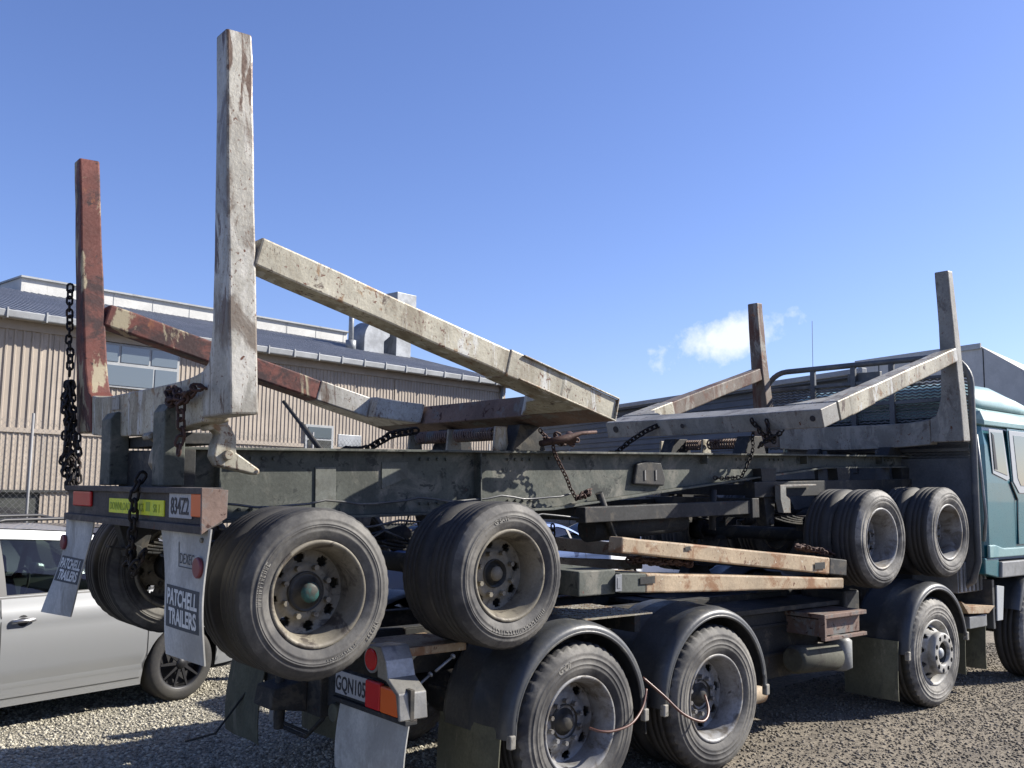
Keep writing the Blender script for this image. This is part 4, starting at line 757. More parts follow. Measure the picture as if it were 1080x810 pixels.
b = MB(); b.tube([(2.97, -.40, .60), (3.02, -.40, .60)], .055, 18); b.build('round_cap', 'flapgreen', tl, bevel=.006)
# tow coupling and clutter under the tail
b = MB(); b.box((2.95, -.28, .55), (3.2, .28, .8)); b.prism([(2.7, .60), (2.95, .56), (2.95, .76), (2.72, .72)], 'y', -.12, .12); b.tube([(2.82, 0, .45), (2.82, 0, .86)], .03, 12); b.build('tow_coupling', 'dark', truck, bevel=.01)
b = MB(); b.tube([(2.96, .42, .56), (3.0, .3, .38), (3.04, .05, .36), (3.02, -.2, .52)], .014, 8); b.tube([(2.96, .2, .66), (2.9, .1, .46), (2.98, -.1, .42), (3.02, -.3, .6)], .012, 8); b.tube([(3.0, .75, .6), (2.8, .9, .25), (2.75, 1.3, .12), (2.9, 1.6, .1)], .008, 8); b.build('air_hose', 'dark', truck)
b = MB(); b.box((2.93, .3, .42), (3.0, .36, .50)); b.build('hose_coupling', 'galv', truck)
b = MB(); b.prism([(3.12, .98), (3.6, .98), (3.6, 1.03), (3.12, 1.03)], 'y', -.9, -.45); b.build('rear_deck_plate', 'dustcream', truck, bevel=.003)
for k, (a, c_) in enumerate((((3.3, -1.0, .9), (3.42, -1.0, .97)), ((3.2, -.9, .78), (3.33, -.9, .86)))):
    b = MB(); b.tube([a, c_], .008, 6); b.tube([c_, Vector(c_) + Vector((.012, 0, .008))], .016, 6); b.build('guard_rod', 'galv', truck)
# tyre inflation hoses
def smooth(pts, n=6):
    P_ = [Vector(q) for q in pts]; P_ = [P_[0]] + P_ + [P_[-1]]; out_ = []
    for i in range(1, len(P_) - 2):
        for k in range(n):
            t = k / n; a, b_, c_, d_ = P_[i - 1:i + 3]; out_.append(.5 * ((2 * b_) + (c_ - a) * t + (2 * a - 5 * b_ + 4 * c_ - d_) * t * t + (3 * b_ - a - 3 * c_ + d_) * t ** 3))
    return out_ + [P_[-2]]
b = MB(); b.tube(smooth([(4.83, -1.262, .66), (4.75, -1.30, .56), (4.6, -1.34, .485), (4.45, -1.33, .46), (4.36, -1.30, .465), (4.32, -1.24, .48)]), .008, 8); b.build('inflation_hose', 'hose', truck)
b = MB(); b.tube(smooth([(4.86, -1.2, .72), (4.98, -1.28, .60), (5.1, -1.34, .48), (5.24, -1.37, .415), (5.33, -1.36, .42), (5.40, -1.32, .47), (5.45, -1.25, .54)]), .009, 8); b.build('inflation_hose', 'hose', truck)
b = MB(); b.tube([(6.0, -1.02, .40), (6.42, -1.02, .40)], .075, 20, cap=False); b.tube([(6.42, -1.02, .40), (6.0, -1.02, .40)], .070, 20, cap=False); b.lathe([(.0, 0), (.07, 0)], (0, 0, 0), n=4) if False else None; b.build('exhaust_tail', 'dustcream', truck)
# side tanks, tray and dark filler boxes between drive and steer axles
b = MB(); b.tube([(6.9, -1.0, .60), (6.93, -1.0, .60), (7.5, -1.0, .57), (7.53, -1.0, .57)], [.09, .115, .115, .09], 24); b.build('air_tank', 'olive', truck)
b = MB(); b.tube([(7.72, -.93, .42), (7.72, -.93, .45), (7.72, -.93, .68), (7.72, -.93, .72)], [.06, .11, .11, .06], 24); b.build('filter_canister', 'skirt', truck)
b = MB(); b.box((7.1, -1.18, .93), (7.76, -.6, .965)); b.box((7.1, -1.18, .75), (7.76, -1.14, .78)); b.prism([(7.12, .78), (7.74, .78), (7.74, .92), (7.12, .92)], 'y', -1.12, -.6); b.box((7.1, -1.18, .78), (7.13, -1.12, .93)); b.build('tool_tray', 'rustbox', truck, bevel=.004)
b = MB(); b.box((6.1, -.80, .42), (7.6, -.44, .96)); b.box((6.15, -.815, .60), (7.55, -.80, .63)); b.box((6.15, -.815, .84), (7.55, -.80, .87)); b.build('dark_filler_box', 'dark', truck, bevel=.02)  # dark box added to keep the gap under the chassis in shade
b = MB(); b.box((6.2, -.9, .98), (8.0, .9, 1.02)); b.build('deck_plate', 'dark', truck, bevel=.003)
b = MB(); b.box((7.80, -.95, .80), (8.05, -.5, 1.10)); b.build('bracket_box', 'dark', truck, bevel=.02)
b = MB(); b.box((5.9, -.42, .40), (8.2, .42, .80)); b.tube([(4.2, 0, .55), (6.0, 0, .65)], .06, 12); b.build('gearbox', 'dark', truck, bevel=.02)  # gearbox and driveshaft put in to close the bright gap below
b = MB(); b.box((6.3, .44, .42), (7.7, .95, .96)); b.build('dark_filler_box', 'dark', truck, bevel=.02)
# --- headboard
b = MB(); xh = 9.86
def rrect(y0, y1, z0, z1, r, n=7):
    pts = []
    for cy, cz, a0 in ((y1 - r, z0 + r, -90), (y1 - r, z1 - r, 0), (y0 + r, z1 - r, 90), (y0 + r, z0 + r, 180)):
        for i in range(n): a = radians(a0 + 90 * i / (n - 1)); pts.append((cy + r * cos(a), cz + r * sin(a)))
    return pts
low = [(y, z) for y, z in rrect(-1.2, 1.2, 1.0, 2.6, .2)]
low = [(y, min(z, 2.35)) for y, z in low]
poly = []
for q in low:
    if not poly or (abs(q[0] - poly[-1][0]) + abs(q[1] - poly[-1][1])) > 1e-4: poly.append(q)
b.prism(poly, 'x', xh, xh + .03); hb = b.build('headboard', 'slate', truck, bevel=.004)
def arch(dz=0): return [(xh, 1.22 * 1, 2.3)] + [(xh, q[0], q[1]) for q in rrect(-1.22, 1.3, 1.2, 3.43, .32, 9)[9:27]] + [(xh, -1.22, 2.3)]
ar = arch()
ar = [(xh, 1.3, 2.2)] + [(xh, y, z + .0) for (_, y, z) in ar[1:-1]] + [(xh, -1.22, 1.3), (xh, -1.16, 1.1), (xh, -1.0, 1.0)]
b = MB(); b.tube(ar, .033, 12); b.build('guard_hoop', 'hoop', hb)
b = MB()
for z in (2.42, 2.95, 3.2): b.box((xh - .01, -1.2, z), (xh + .03, 1.28, z + .035))
for y in (.10, -.36, .62): b.box((xh - .02, y - .03, 2.2), (xh + .02, y + .03, 3.42))
b.box((xh + .04, .2, 3.22), (xh + .09, -.2, 3.34)); b.build('guard_frame', 'hoop', hb, bevel=.004)
b = MB()
for i in range(27):
    z = 2.36 + i * .033
    if 2.4 < z < 2.47 or z > 3.2: continue
    n = 60
    pts = [(xh + .035, -1.18 + 2.44 * j / n, z + .007 * (1 if j % 2 else -1)) for j in range(n + 1)]
    for p_, q_ in zip(pts, pts[1:]): b.hexa([(p_[0], p_[1], p_[2]), (p_[0] + .006, p_[1], p_[2]), (q_[0] + .006, q_[1], q_[2]), (q_[0], q_[1], q_[2]), (p_[0], p_[1], p_[2] + .018), (p_[0] + .006, p_[1], p_[2] + .018), (q_[0] + .006, q_[1], q_[2] + .018), (q_[0], q_[1], q_[2] + .018)])
b.build('guard_mesh', 'slate', hb)
for y in (-.4, .3):
    b = MB(); b.box((9.60, y, 1.1), (9.68, y + .12, 2.45)); b.build('headboard_post', 'hoop', hb, bevel=.006)
b = MB(); b.tube([(9.88, 1.33, 2.9), (9.86, 1.36, 3.3), (9.8, 1.4, 3.62)], .012, 6); b.build('mirror_arm', 'dark', hb)
b = MB(); b.tube([(10.3, .9, 3.1), (10.28, .88, 4.1)], .003, 6); b.build('aerial', 'dark', truck)
# --- cab
cy = 1.225
def cabsec(x, zt, zb=1.33, inset=0, r=.12):
    pts = []
    H_ = cy - inset
    for sx_ in (-1, 1):
        seq = [(H_, zb), (H_, 2.1), (H_ - .01, 2.5), (H_ - .04, zt - .16), (H_ - .08, zt - .06), (H_ - .17, zt)]
        seq = [(x, sx_ * a, c_) for a, c_ in seq]; pts += seq if sx_ < 0 else seq[::-1]
    return pts
b = MB(); b.loft([cabsec(10.04, 2.84, inset=.07), cabsec(10.06, 2.87, inset=.03), cabsec(10.12, 2.88), cabsec(10.5, 2.885), cabsec(12.0, 2.87), cabsec(12.25, 2.80, inset=.03)]); cab = b.build('cab', 'teal', truck, bevel=.012)
b = MB(); b.box((10.02, -1.1, 1.4), (10.04, 1.1, 2.8)); b.build('rear_dark_sheet', 'slate', cab, bevel=.004)  # dark sheet added so the teal back wall reads shaded behind the mesh
# roof fairing
def fsec(x, zt, half, zb=2.89):
    pts = []
    for sx_ in (-1, 1):
        seq = [(half, zb), (half + .0, zb + .05), (half - .04, zb + (zt - zb) * .6), (half - .14, zt - .04), (half - .3, zt)]
        seq = [(x, sx_ * a, c_) for a, c_ in seq]; pts += seq if sx_ < 0 else seq[::-1]
    return pts
b = MB(); b.loft([fsec(10.0, 3.02, 1.06), fsec(10.06, 3.12, 1.12), fsec(10.3, 3.19, 1.16), fsec(10.7, 3.19, 1.17), fsec(11.2, 3.13, 1.15), fsec(11.8, 3.02, 1.1)], True); b.build('roof_fairing', 'tealpale', cab)
b = MB(); b.loft([fsec(10.02, 2.93, 1.165, 2.72), fsec(10.1, 2.955, 1.232, 2.70), fsec(10.6, 2.955, 1.24, 2.70), fsec(12.0, 2.93, 1.24, 2.70)]); b.build('roof_rim', 'tealpale', cab, bevel=.01)
yw = -cy - .001
def poly_panel(pts, y0, y1, name, mat, parent, bevel=0): b = MB(); b.prism(pts, 'y', y0, y1); return b.build(name, mat, parent, bevel=bevel)
wf = poly_panel([(10.20, 2.665), (10.54, 2.665), (10.66, 2.15), (10.60, 2.13), (10.26, 2.20)], yw - .006, yw, 'quarter_window', 'frame_white', cab, .003)
poly_panel([(10.245, 2.635), (10.515, 2.635), (10.605, 2.185), (10.29, 2.235)], yw - .010, yw - .0065, 'glass', 'cabglass', wf)
poly_panel([(10.255, 2.625), (10.30, 2.60), (10.36, 2.24), (10.295, 2.245)], yw - .013, yw - .0105, 'seal', 'trim', wf)
dr = MB(); dr.prism([(10.63, 2.69), (12.0, 2.69), (12.0, 1.45), (10.80, 1.45), (10.84, 1.93), (10.70, 2.1)], 'y', yw - .012, yw); dr = dr.build('door', 'teal', cab, bevel=.004)
wf = poly_panel([(10.66, 2.67), (11.9, 2.67), (11.9, 2.0), (10.86, 2.0), (10.72, 2.12)], yw - .020, yw - .0125, 'window_frame', 'frame_white', dr, .003)
poly_panel([(10.76, 2.62), (11.85, 2.62), (11.85, 2.08), (10.90, 2.08), (10.83, 2.16)], yw - .024, yw - .0205, 'glass', 'cabglass', dr)
b = MB(); b.box((10.80, yw - .016, 1.45), (10.806, yw - .0125, 1.93)); b.tube([(10.67, yw - .008, 2.12), (10.82, yw - .008, 1.93)], .01, 6); b.build('door_seam', 'trim', dr)
poly_panel([(10.05, 1.33), (12.0, 1.33), (12.0, 1.42), (10.4, 1.42), (10.2, 1.46), (10.05, 1.46)], yw - .03, yw, 'sill_panel', 'tealpale', cab, .01)
poly_panel([(10.30, 1.12), (12.0, 1.12), (12.0, 1.285), (10.32, 1.285)], yw - .035, yw + .15, 'side_skirt', 'skirt', cab, .012)
poly_panel([(9.98, 1.17), (10.3, 1.12), (10.3, 1.32), (9.98, 1.33)], yw - .01, yw + .1, 'skirt_corner', 'teal', cab, .01)
b = MB(); b.tube([(10.02, -1.18, 2.6), (10.03, -1.21, 2.2), (10.05, -1.23, 1.75), (10.06, -1.2, 1.5)], .016, 8); b.build('grab_rail', 'galv', cab)
# ribbed engine cover panel, battery box, steps
b = MB(); b.box((9.70, -1.08, .98), (10.35, -.6, 1.3))
for i in range(7): x = 9.72 + i * .09; b.box((x, -1.10, .99), (x + .045, -1.08, 1.29))
b.build('ribbed_cover', 'rustbox' if False else 'skirt', truck, bevel=.006)
b = MB(); b.box((9.66, -1.2, .645), (10.05, -.8, .765)); b.build('step_box', 'skirt', truck, bevel=.008)
b = MB(); b.prism([(9.45, .93), (9.60, .80), (10.05, .775), (10.2, .84), (9.9, .86), (9.62, .87)], 'y', -1.22, -.75); b.build('step_cover', 'dustcream', truck, bevel=.004)
b = MB(); b.box((10.22, -1.19, .60), (10.27, -.7, 1.1)); b.build('arch_panel', 'black', truck, bevel=.004)
b = MB(); b.prism([(10.28, .68), (10.41, .68), (10.47, 1.02), (10.30, 1.04)], 'y', -1.205, -1.19); b.build('white_panel', 'frame_white', truck, bevel=.003)
b = MB(); b.box((9.9, -.55, .6), (11.8, .55, 1.1)); b.build('engine', 'dark', truck, bevel=.03)

# ------------------------------------------------------------------ cars
def make_car(label, paint, loc, ang, L=4.4, Wd=1.80, H=1.56, glassm_='glass', rack=False, kind='hatch', zs=1.0):
    root = thing('parked_car', label, 'car', loc, (0, 0, ang)); ORG[root.name] = (0, 0, 0)
    fw, rw = L / 2 - .88, -L / 2 + .82; hw = Wd / 2; Rw = .34; Ra = .385
    def topz(x):   # belt / bonnet line
        u = x / (L / 2)
        if u > .42: return 1.06 - .30 * ((u - .42) / .58) ** 1.6
        if u < -.93: return 1.02 - .12 * ((-.93 - u) / .07)
        return 1.06
    def botz(x):
        z = .27
        for wx in (fw, rw):
            d = abs(x - wx)
            if d < Ra: z = max(z, Rw - .02 + sqrt(Ra * Ra - d * d))
        return z
    def halfw(x):
        u = abs(x / (L / 2)); return hw * (1 - .22 * max(0, (u - .72) / .28) ** 2)
    def bulge(z): return -.05 * ((z - .62) / .45) ** 2 - (.018 if z < .42 else 0) + .010 * math.exp(-((z - .9) / .03) ** 2)
    xs = sorted(set(list(np.linspace(-L / 2, L / 2, 70)) + [w + s * Ra * cos(a) for w in (fw, rw) for s in (-1, 1) for a in np.linspace(0, pi / 2, 9)]))
    nz_ = 14; b = MB()
    for sgn in (-1, 1):
        vs = []
        for x in xs:
            for j in range(nz_ + 1):
                zz = botz(x) + (topz(x) - botz(x)) * j / nz_; vs.append((x, sgn * (halfw(x) + bulge(zz)), zz))
        b.add(vs, [(i * (nz_ + 1) + j, (i + 1) * (nz_ + 1) + j, (i + 1) * (nz_ + 1) + j + 1, i * (nz_ + 1) + j + 1) for i in range(len(xs) - 1) for j in range(nz_)], True)
    # top deck and ends (bonnet and tail only, the cabin stays open)
    vs = []; ny = 10
    xs_all = xs; xs2 = [x for x in xs if x > L * .085 + .80]; xs3 = [x for x in xs if x < -L / 2 + .30]
    for x in xs2:
        for j in range(ny + 1):
            w = (halfw(x) + bulge(topz(x))) * (1 - 2 * j / ny); vs.append((x, w, topz(x) + .035 * (1 - (1 - 2 * j / ny) ** 4)))
    b.add(vs, [(i * (ny + 1) + j, (i + 1) * (ny + 1) + j, (i + 1) * (ny + 1) + j + 1, i * (ny + 1) + j + 1) for i in range(len(xs2) - 1) for j in range(ny)], True)
    vs = []
    for x in xs3:
        for j in range(ny + 1):
            w = (halfw(x) + bulge(topz(x))) * (1 - 2 * j / ny); vs.append((x, w, topz(x) + .035 * (1 - (1 - 2 * j / ny) ** 4)))
    b.add(vs, [(i * (ny + 1) + j, (i + 1) * (ny + 1) + j, (i + 1) * (ny + 1) + j + 1, i * (ny + 1) + j + 1) for i in range(len(xs3) - 1) for j in range(ny)], True)
    for e in (xs[0], xs[-1]):
        vs = [(e, s * (halfw(e) + bulge(z)), z) for z in np.linspace(botz(e), topz(e), 8) for s in (-1, 1)]; b.add(vs, [(2 * i, 2 * i + 1, 2 * i + 3, 2 * i + 2) for i in range(7)])
    body = b.build('body', paint, root)
    # greenhouse
    def roofz(x): 
        x0, x1, x2, x3 = (-L / 2 + .12, -L / 2 + .62, L * .085, L * .085 + .95) if kind == 'hatch' else (-L / 2 + .12, -L / 2 + .45, L * .085, L * .085 + .9)
        if x <= x0 or x >= x3: return 1.05
        if x < x1: f = (x - x0) / (x1 - x0); return 1.05 + (H - .06 - 1.05) * (1 - (1 - f) ** 1.8)
        if x < x2: f = (x - x1) / (x2 - x1); return H - .06 + .05 * sin(pi * min(1, f * .9 + .1))
        f = (x3 - x) / (x3 - x2); return 1.05 + (H - .045 - 1.05) * (1 - (1 - f) ** 1.5)
    def gy(z): f = (z - 1.05) / (H - 1.05); return hw - .055 - .20 * f - .06 * f ** 3
    gx = np.linspace(-L / 2 + .12, L * .085 + .95, 60)
    def surf(x, t, sgn, off=0.0): z = 1.04 + (roofz(x) - 1.04) * t; return (x, sgn * (gy(z) + off), z + off * .3)
    b = MB()
    for sgn in (-1, 1): b.add([surf(x, j / 8, sgn) for x in gx for j in range(9)], [(i * 9 + j, (i + 1) * 9 + j, (i + 1) * 9 + j + 1, i * 9 + j + 1) for i in range(59) for j in range(8)], True)
    b.add([(x, gy(roofz(x)) * (1 - 2 * j / 10), roofz(x) + .03 * (1 - (1 - 2 * j / 10) ** 2)) for x in gx for j in range(11)], [(i * 11 + j, (i + 1) * 11 + j, (i + 1) * 11 + j + 1, i * 11 + j + 1) for i in range(59) for j in range(10)], True)
    b.build('glasshouse', glassm_, root)
    # roof skin
    b = MB(); rx = [x for x in np.linspace(-L / 2 + .55, L * .085 + .08, 30)]
    b.add([(x, (gy(roofz(x)) + .012) * (1 - 2 * j / 12), roofz(x) + .012 + .03 * (1 - (1 - 2 * j / 12) ** 2)) for x in rx for j in range(13)], [(i * 13 + j, (i + 1) * 13 + j, (i + 1) * 13 + j + 1, i * 13 + j + 1) for i in range(29) for j in range(12)], True)
    for sgn in (-1, 1):   # cant rail and pillars following the glass surface
        gx2 = np.linspace(-L / 2 + .14, L * .085 + .93, 60)
        b.add([surf(x, t, sgn, .010) for x in gx2 for t in (.86, .93, 1.0)], [(i * 3 + j, (i + 1) * 3 + j, (i + 1) * 3 + j + 1, i * 3 + j + 1) for i in range(59) for j in range(2)], True)
        for i in (10,) : b.add([surf(-L / 2 + .62 + dx + .16 * (1 - t), t, sgn, .011) for dx in (-.12, .14) for t in np.linspace(0, .97, 6)], [(j, j + 1, j + 7, j + 6) for j in range(5)], True)
    b.build('roof', paint, root)
    b = MB()
    for sgn in (-1, 1):
        for xx, w in ((-.28, .05), (L * .085 + .28, .03)): b.add([surf(xx + dx, t, sgn, .008) for dx in (-w, w) for t in np.linspace(0, .9, 5)], [(j, j + 1, j + 6, j + 5) for j in range(4)], True)
        b.add([surf(x, t, sgn, .009) for x in gx[2:-2] for t in (0, .05)], [(2 * i, 2 * i + 1, 2 * i + 3, 2 * i + 2) for i in range(55)], True)
    b.build('window_trim', 'trim', root)
    # doors, handles
    for sgn in (-1, 1):
        for a, c_ in ((-.28, L * .085 + .62), (-1.22, -.30)):
            b = MB()
            for xx in (a, c_):
                b.add([(xx - .004, sgn * (halfw(xx) + bulge(z) + .002), z) for z in np.linspace(max(.32, botz(xx) + .01), 1.04, 12)] + [(xx + .004, sgn * (halfw(xx) + bulge(z) + .002), z) for z in np.linspace(max(.32, botz(xx) + .01), 1.04, 12)], [(j, j + 1, j + 13, j + 12) for j in range(11)])
            dd = b.build('door', 'trim', root)
            b = MB(); hx = a + .17; yy = sgn * (hw + bulge(.86)); b.tube([(hx - .09, yy + sgn * .012, .865), (hx - .06, yy + sgn * .04, .868), (hx + .06, yy + sgn * .04, .868), (hx + .09, yy + sgn * .012, .865)], .014, 8); b.build('handle', 'handle', dd)
            b = MB(); b.lathe([(0, 0), (.045, .001)], (hx, yy + (0 if sgn > 0 else -.004), .865), n=16); b.build('handle_cup', 'trim', dd)
        b = MB(); yy = sgn * (hw - .015); b.add([(x, sgn * (halfw(x) + bulge(z) + .003 - .002 * abs(k - 1)), z) for x in np.linspace(rw + .40, fw - .40, 20) for k, z in enumerate((.345, .37, .395))], [(i * 3 + j, (i + 1) * 3 + j, (i + 1) * 3 + j + 1, i * 3 + j + 1) for i in range(19) for j in range(2)], True)
        b.add([(x, sgn * (hw - .07 + .006 * k), z) for x in np.linspace(rw + .38, fw - .38, 4) for k, z in enumerate((.20, .24, .275))], [(i * 3 + j, (i + 1) * 3 + j, (i + 1) * 3 + j + 1, i * 3 + j + 1) for i in range(3) for j in range(2)], False)
        b.build('side_moulding', paint, root)
        b = MB(); c = (L * .085 + .52, sgn * (hw + .10), 1.10); b.loft([[(c[0] - .05, c[1] - .09, c[2] - .06), (c[0] + .06, c[1] - .09, c[2] - .05), (c[0] + .06, c[1] - .09, c[2] + .06), (c[0] - .05, c[1] - .09, c[2] + .08)], [(c[0] - .05, c[1] + .09, c[2] - .05), (c[0] + .04, c[1] + .08, c[2] - .04), (c[0] + .04, c[1] + .08, c[2] + .05), (c[0] - .05, c[1] + .09, c[2] + .07)]]); b.build('mirror', paint, root, bevel=.03)
        b = MB(); b.prism([(-L / 2 + .02, .72), (-L / 2 + .26, .74), (-L / 2 + .24, .98), (-L / 2 + .05, .98)], 'y', sgn * (hw * .72), sgn * (hw * .93)); b.build('tail_lamp', 'red', root, bevel=.02)
        b = MB(); b.prism([(L / 2 - .04, .62), (L / 2 - .32, .66), (L / 2 - .30, .78), (L / 2 - .06, .74)], 'y', sgn * (hw * .6), sgn * (hw * .9)); b.build('headlight', 'galv', root, bevel=.02)
    b = MB(); b.box((-L / 2 + .2, -hw + .16, .22), (L / 2 - .2, hw - .16, .60)); b.build('underbody', 'trim', root)
    for sx, sy in ((-.05, -.38), (-.05, .38), (-.95, -.38), (-.95, .38)):
        b = MB(); b.prism([(sx - .05, .62), (sx + .12, .62), (sx - .02, 1.18), (sx - .13, 1.18)], 'y', sy - .24, sy + .24); b.prism([(sx - .10, 1.20), (sx - .02, 1.20), (sx - .04, 1.37), (sx - .13, 1.37)], 'y', sy - .12, sy + .12); b.build('seat', 'seat', root, bevel=.03)
    b = MB(); b.tube([(.42 + .06 * cos(a), .36 + .18 * sin(a), 1.0 + .17 * cos(a)) for a in np.linspace(0, 2 * pi, 20)], .014, 6, cap=False); b.build('steering_wheel', 'trim', root)
    b = MB(); b.prism([(.6, .7), (.62, .98), (.95, 1.04), (1.15, .98), (1.1, .7)], 'y', -hw + .18, hw - .18); b.build('dashboard', 'trim', root, bevel=.02)
    for wx in (fw, rw):
        for sgn in (-1, 1):
            b = MB(); b.lathe([(.225, .0), (.232, -.008), (.26, -.012), (.30, -.006), (.328, .008), (Rw, .03), (Rw, .19), (.30, .215), (.22, .21)], (0, 0, 0), n=48, closed=True)
            w_ = MB(); cx_ = (wx, sgn * (hw - .02), Rw); 
            b.v = [(x + cx_[0], (y if sgn < 0 else -y) + cx_[1], z + cx_[2]) for x, y, z in b.v]; wh_ = b.build('wheel', 'tread', root, loc=cx_)
            b = MB(); b.lathe([(.228, -.004), (.215, .004), (.21, .03), (.205, .1)], n=48); b.lathe([(0, -.012), (.045, -.01), (.055, .01), (.0, .012)], n=24)
            for k in range(10):
                th = 2 * pi * k / 10; ux, uz = cos(th), sin(th); px, pz = -uz, ux
                q = [(r_ * ux + s_ * w2 * px, yy_, r_ * uz + s_ * w2 * pz) for yy_ in (.0, .018) for r_, w2, s_ in ((.04, .014, -1), (.04, .014, 1), (.215, .008, 1), (.215, .008, -1))]; b.hexa(q)
            b.v = [(x + cx_[0], (y if sgn < 0 else -y) + cx_[1], z + cx_[2]) for x, y, z in b.v]; b.build('alloy_rim', 'alloy', wh_, loc=cx_)
            b = MB(); b.lathe([(0, .08), (.2, .08)], n=24); b.v = [(x + cx_[0], (y if sgn < 0 else -y) + cx_[1], z + cx_[2]) for x, y, z in b.v]; b.build('brake_disc', 'trim', wh_, loc=cx_)
    if rack:
        b = MB()
        for sgn in (-1, 1): b.tube([(-1.5, sgn * .55, H + .05), (-1.3, sgn * .55, H + .09), (.2, sgn * .55, H + .09), (.4, sgn * .55, H + .05)], .018, 8)
        b.build('roof_rail', 'trim', root)
    return root
ang = radians(13); fwx = 4.5 / 2 - .88
# silver car: front wheel at (3.34,3.16)
ox, oy = 3.41 - fwx * cos(ang) - .88 * sin(ang), 3.13 - fwx * sin(ang) + .88 * cos(ang)
make_car('silver hatchback parked behind the truck tail, side on', 'silver', (ox, oy, 0), ang, L=4.5, Wd=1.78, H=1.60)
make_car('dark navy car parked beyond the silver car, roof just showing', 'blackcar', (3.2, 6.6, 0), radians(30), L=4.3, H=1.48, rack=True)
make_car('white car parked against the long shed, far left', 'white', (2.0, 9.6, 0), radians(10), L=4.5, H=1.52)
make_car('blue car parked behind the truck, seen between trailer and chassis', 'navy', (10.2, 6.6, 0), radians(15), L=4.5, H=1.46)
make_car('white car parked behind the truck, bonnet seen under the trailer', 'white', (14.0, 7.5, 0), radians(190), L=4.5, H=1.45)

# ------------------------------------------------------------------ long shed
A = Vector((4.039, 15.075, 0)); Bp = Vector((19.366, 17.496, 0)); dd = (Bp - A).normalized(); nn = Vector((-dd.y, dd.x, 0))
def wp(s, z, off=0.0): q = A + dd * s + nn * off; return (q.x, q.y, z)
shed = thing('long_shed', 'long beige corrugated shed with grey roof and white ridge band', 'shed', wp(7, 0)); 
S0, S1 = -9.0, 15.1
# corrugated wall: wide pans on the left, tighter ribs to the right
def corr(s0, s1, z0, z1, pitch, off, depth, name, mat, zf=None):
    b = MB(); prof_ = []; s = s0
    while s < s1:
        for u, d in ((0, 0), (.55, 0), (.68, 1), (.87, 1)): prof_.append((s + u * pitch, off - d * depth))
        s += pitch
    n = len(prof_); vs = [wp(a, z0, o_) for a, o_ in prof_] + [wp(a, z1, o_) for a, o_ in prof_]
    b.add(vs, [(i, i + 1, i + 1 + n, i + n) for i in range(n - 1)]); return b.build(name, mat, shed)
corr(S0, 1.0, 3.06, 5.2, .17, 0, .026, 'wall', 'siding'); corr(S0, 1.0, 1.82, 2.97, .115, 0, .018, 'wall', 'siding')
corr(1.0, S1 - .05, 3.06, 5.2, .115, 0, .018, 'wall', 'siding'); corr(1.0, S1 - .05, 1.0, 2.97, .115, 0, .018, 'wall', 'siding')
def sbox(s0, s1, z0, z1, o0, o1, name, mat, parent=None, bevel=0):
    b = MB(); b.hexa([wp(s0, z0, o0), wp(s1, z0, o0), wp(s1, z0, o1), wp(s0, z0, o1), wp(s0, z1, o0), wp(s1, z1, o0), wp(s1, z1, o1), wp(s0, z1, o1)]); return b.build(name, mat, parent or shed, bevel=bevel)
sbox(S0, S1, 2.97, 3.06, -.05, .02, 'trim_rail', 'siding'); sbox(S0, S1 - .1, 0, 1.82, .04, .2, 'plinth', 'plinth')
sbox(S0, 1.9, 1.78, 1.83, -.06, .03, 'sill', 'plinth')
sbox(S0, S1, 5.02, 5.2, -.06, .02, 'fascia', 'siding'); sbox(S0, S1 + .3, 5.205, 5.30, -.27, .1, 'soffit', 'siding'); sbox(10.45, 10.50, 1.0, 5.0, -.035, .0, 'sheet_joint', 'siding'); sbox(14.98, 15.1, 1.0, 5.0, -.04, .0, 'corner_flashing', 'siding')
b = MB(); b.hexa([wp(S1 - .05, 0, 0), wp(S1, 0, 0), wp(S1, 0, 16), wp(S1 - .05, 0, 16), wp(S1 - .05, 5.3, 0), wp(S1, 5.3, 0), wp(S1, 7.2, 8), wp(S1 - .05, 7.2, 8)]); b.build('end_wall', 'siding', shed)
b = MB(); b.hexa([wp(S0, 5.19, -.44), wp(S1 + .3, 5.19, -.44), wp(S1 + .3, 5.19, -.28), wp(S0, 5.19, -.28), wp(S0, 5.34, -.46), wp(S1 + .3, 5.34, -.46), wp(S1 + .3, 5.34, -.26), wp(S0, 5.34, -.26)])
gt = b.build('gutter', 'gutter', shed, bevel=.02)
for i in range(0, 32): s = S0 + .7 + i * .75; sbox(s, s + .03, 5.17, 5.37, -.475, -.25, 'gutter_bracket', 'gutter', gt) if s < S1 else None
# roof with ribs running up the slope
slope = (7.18 - 5.32) / 7.4
def rz(o): return 5.33 + (o + .3) * slope
b = MB(); prof_ = []; s = S0
while s < S1 + .2:
    for u, d in ((0, 0), (.6, 0), (.7, 1), (.88, 1)): prof_.append((s + u * .19, d * .035))
    s += .19
n = len(prof_); vs = [wp(a, rz(-.3) + h_, -.3) for a, h_ in prof_] + [wp(a, rz(7.1) + h_, 7.1) for a, h_ in prof_]; b.add(vs, [(i, i + 1, i + 1 + n, i + n) for i in range(n - 1)])
b.build('roof', 'roofm', shed)
sbox(3.03, 14.35, 6.9, 7.56, 7.0, 9.5, 'ridge_monitor', 'whitepanel'); 
for i in range(9): sbox(4.4 + i * 1.22, 4.415 + i * 1.22, 7.1, 7.54, 6.99, 7.0, 'panel_joint', 'gutter')
sbox(2.98, 14.4, 7.56, 7.61, 6.9, 9.6, 'ridge_cap', 'gutter')
b = MB(); b.hexa([wp(S0, 7.1, 7.1), wp(3.03, 7.1, 7.1), wp(3.03, 5.4, 14), wp(S0, 5.4, 14), wp(S0, 7.16, 7.1), wp(3.03, 7.16, 7.1), wp(3.03, 5.46, 14), wp(S0, 5.46, 14)]); b.build('rear_roof', 'roofm', shed)
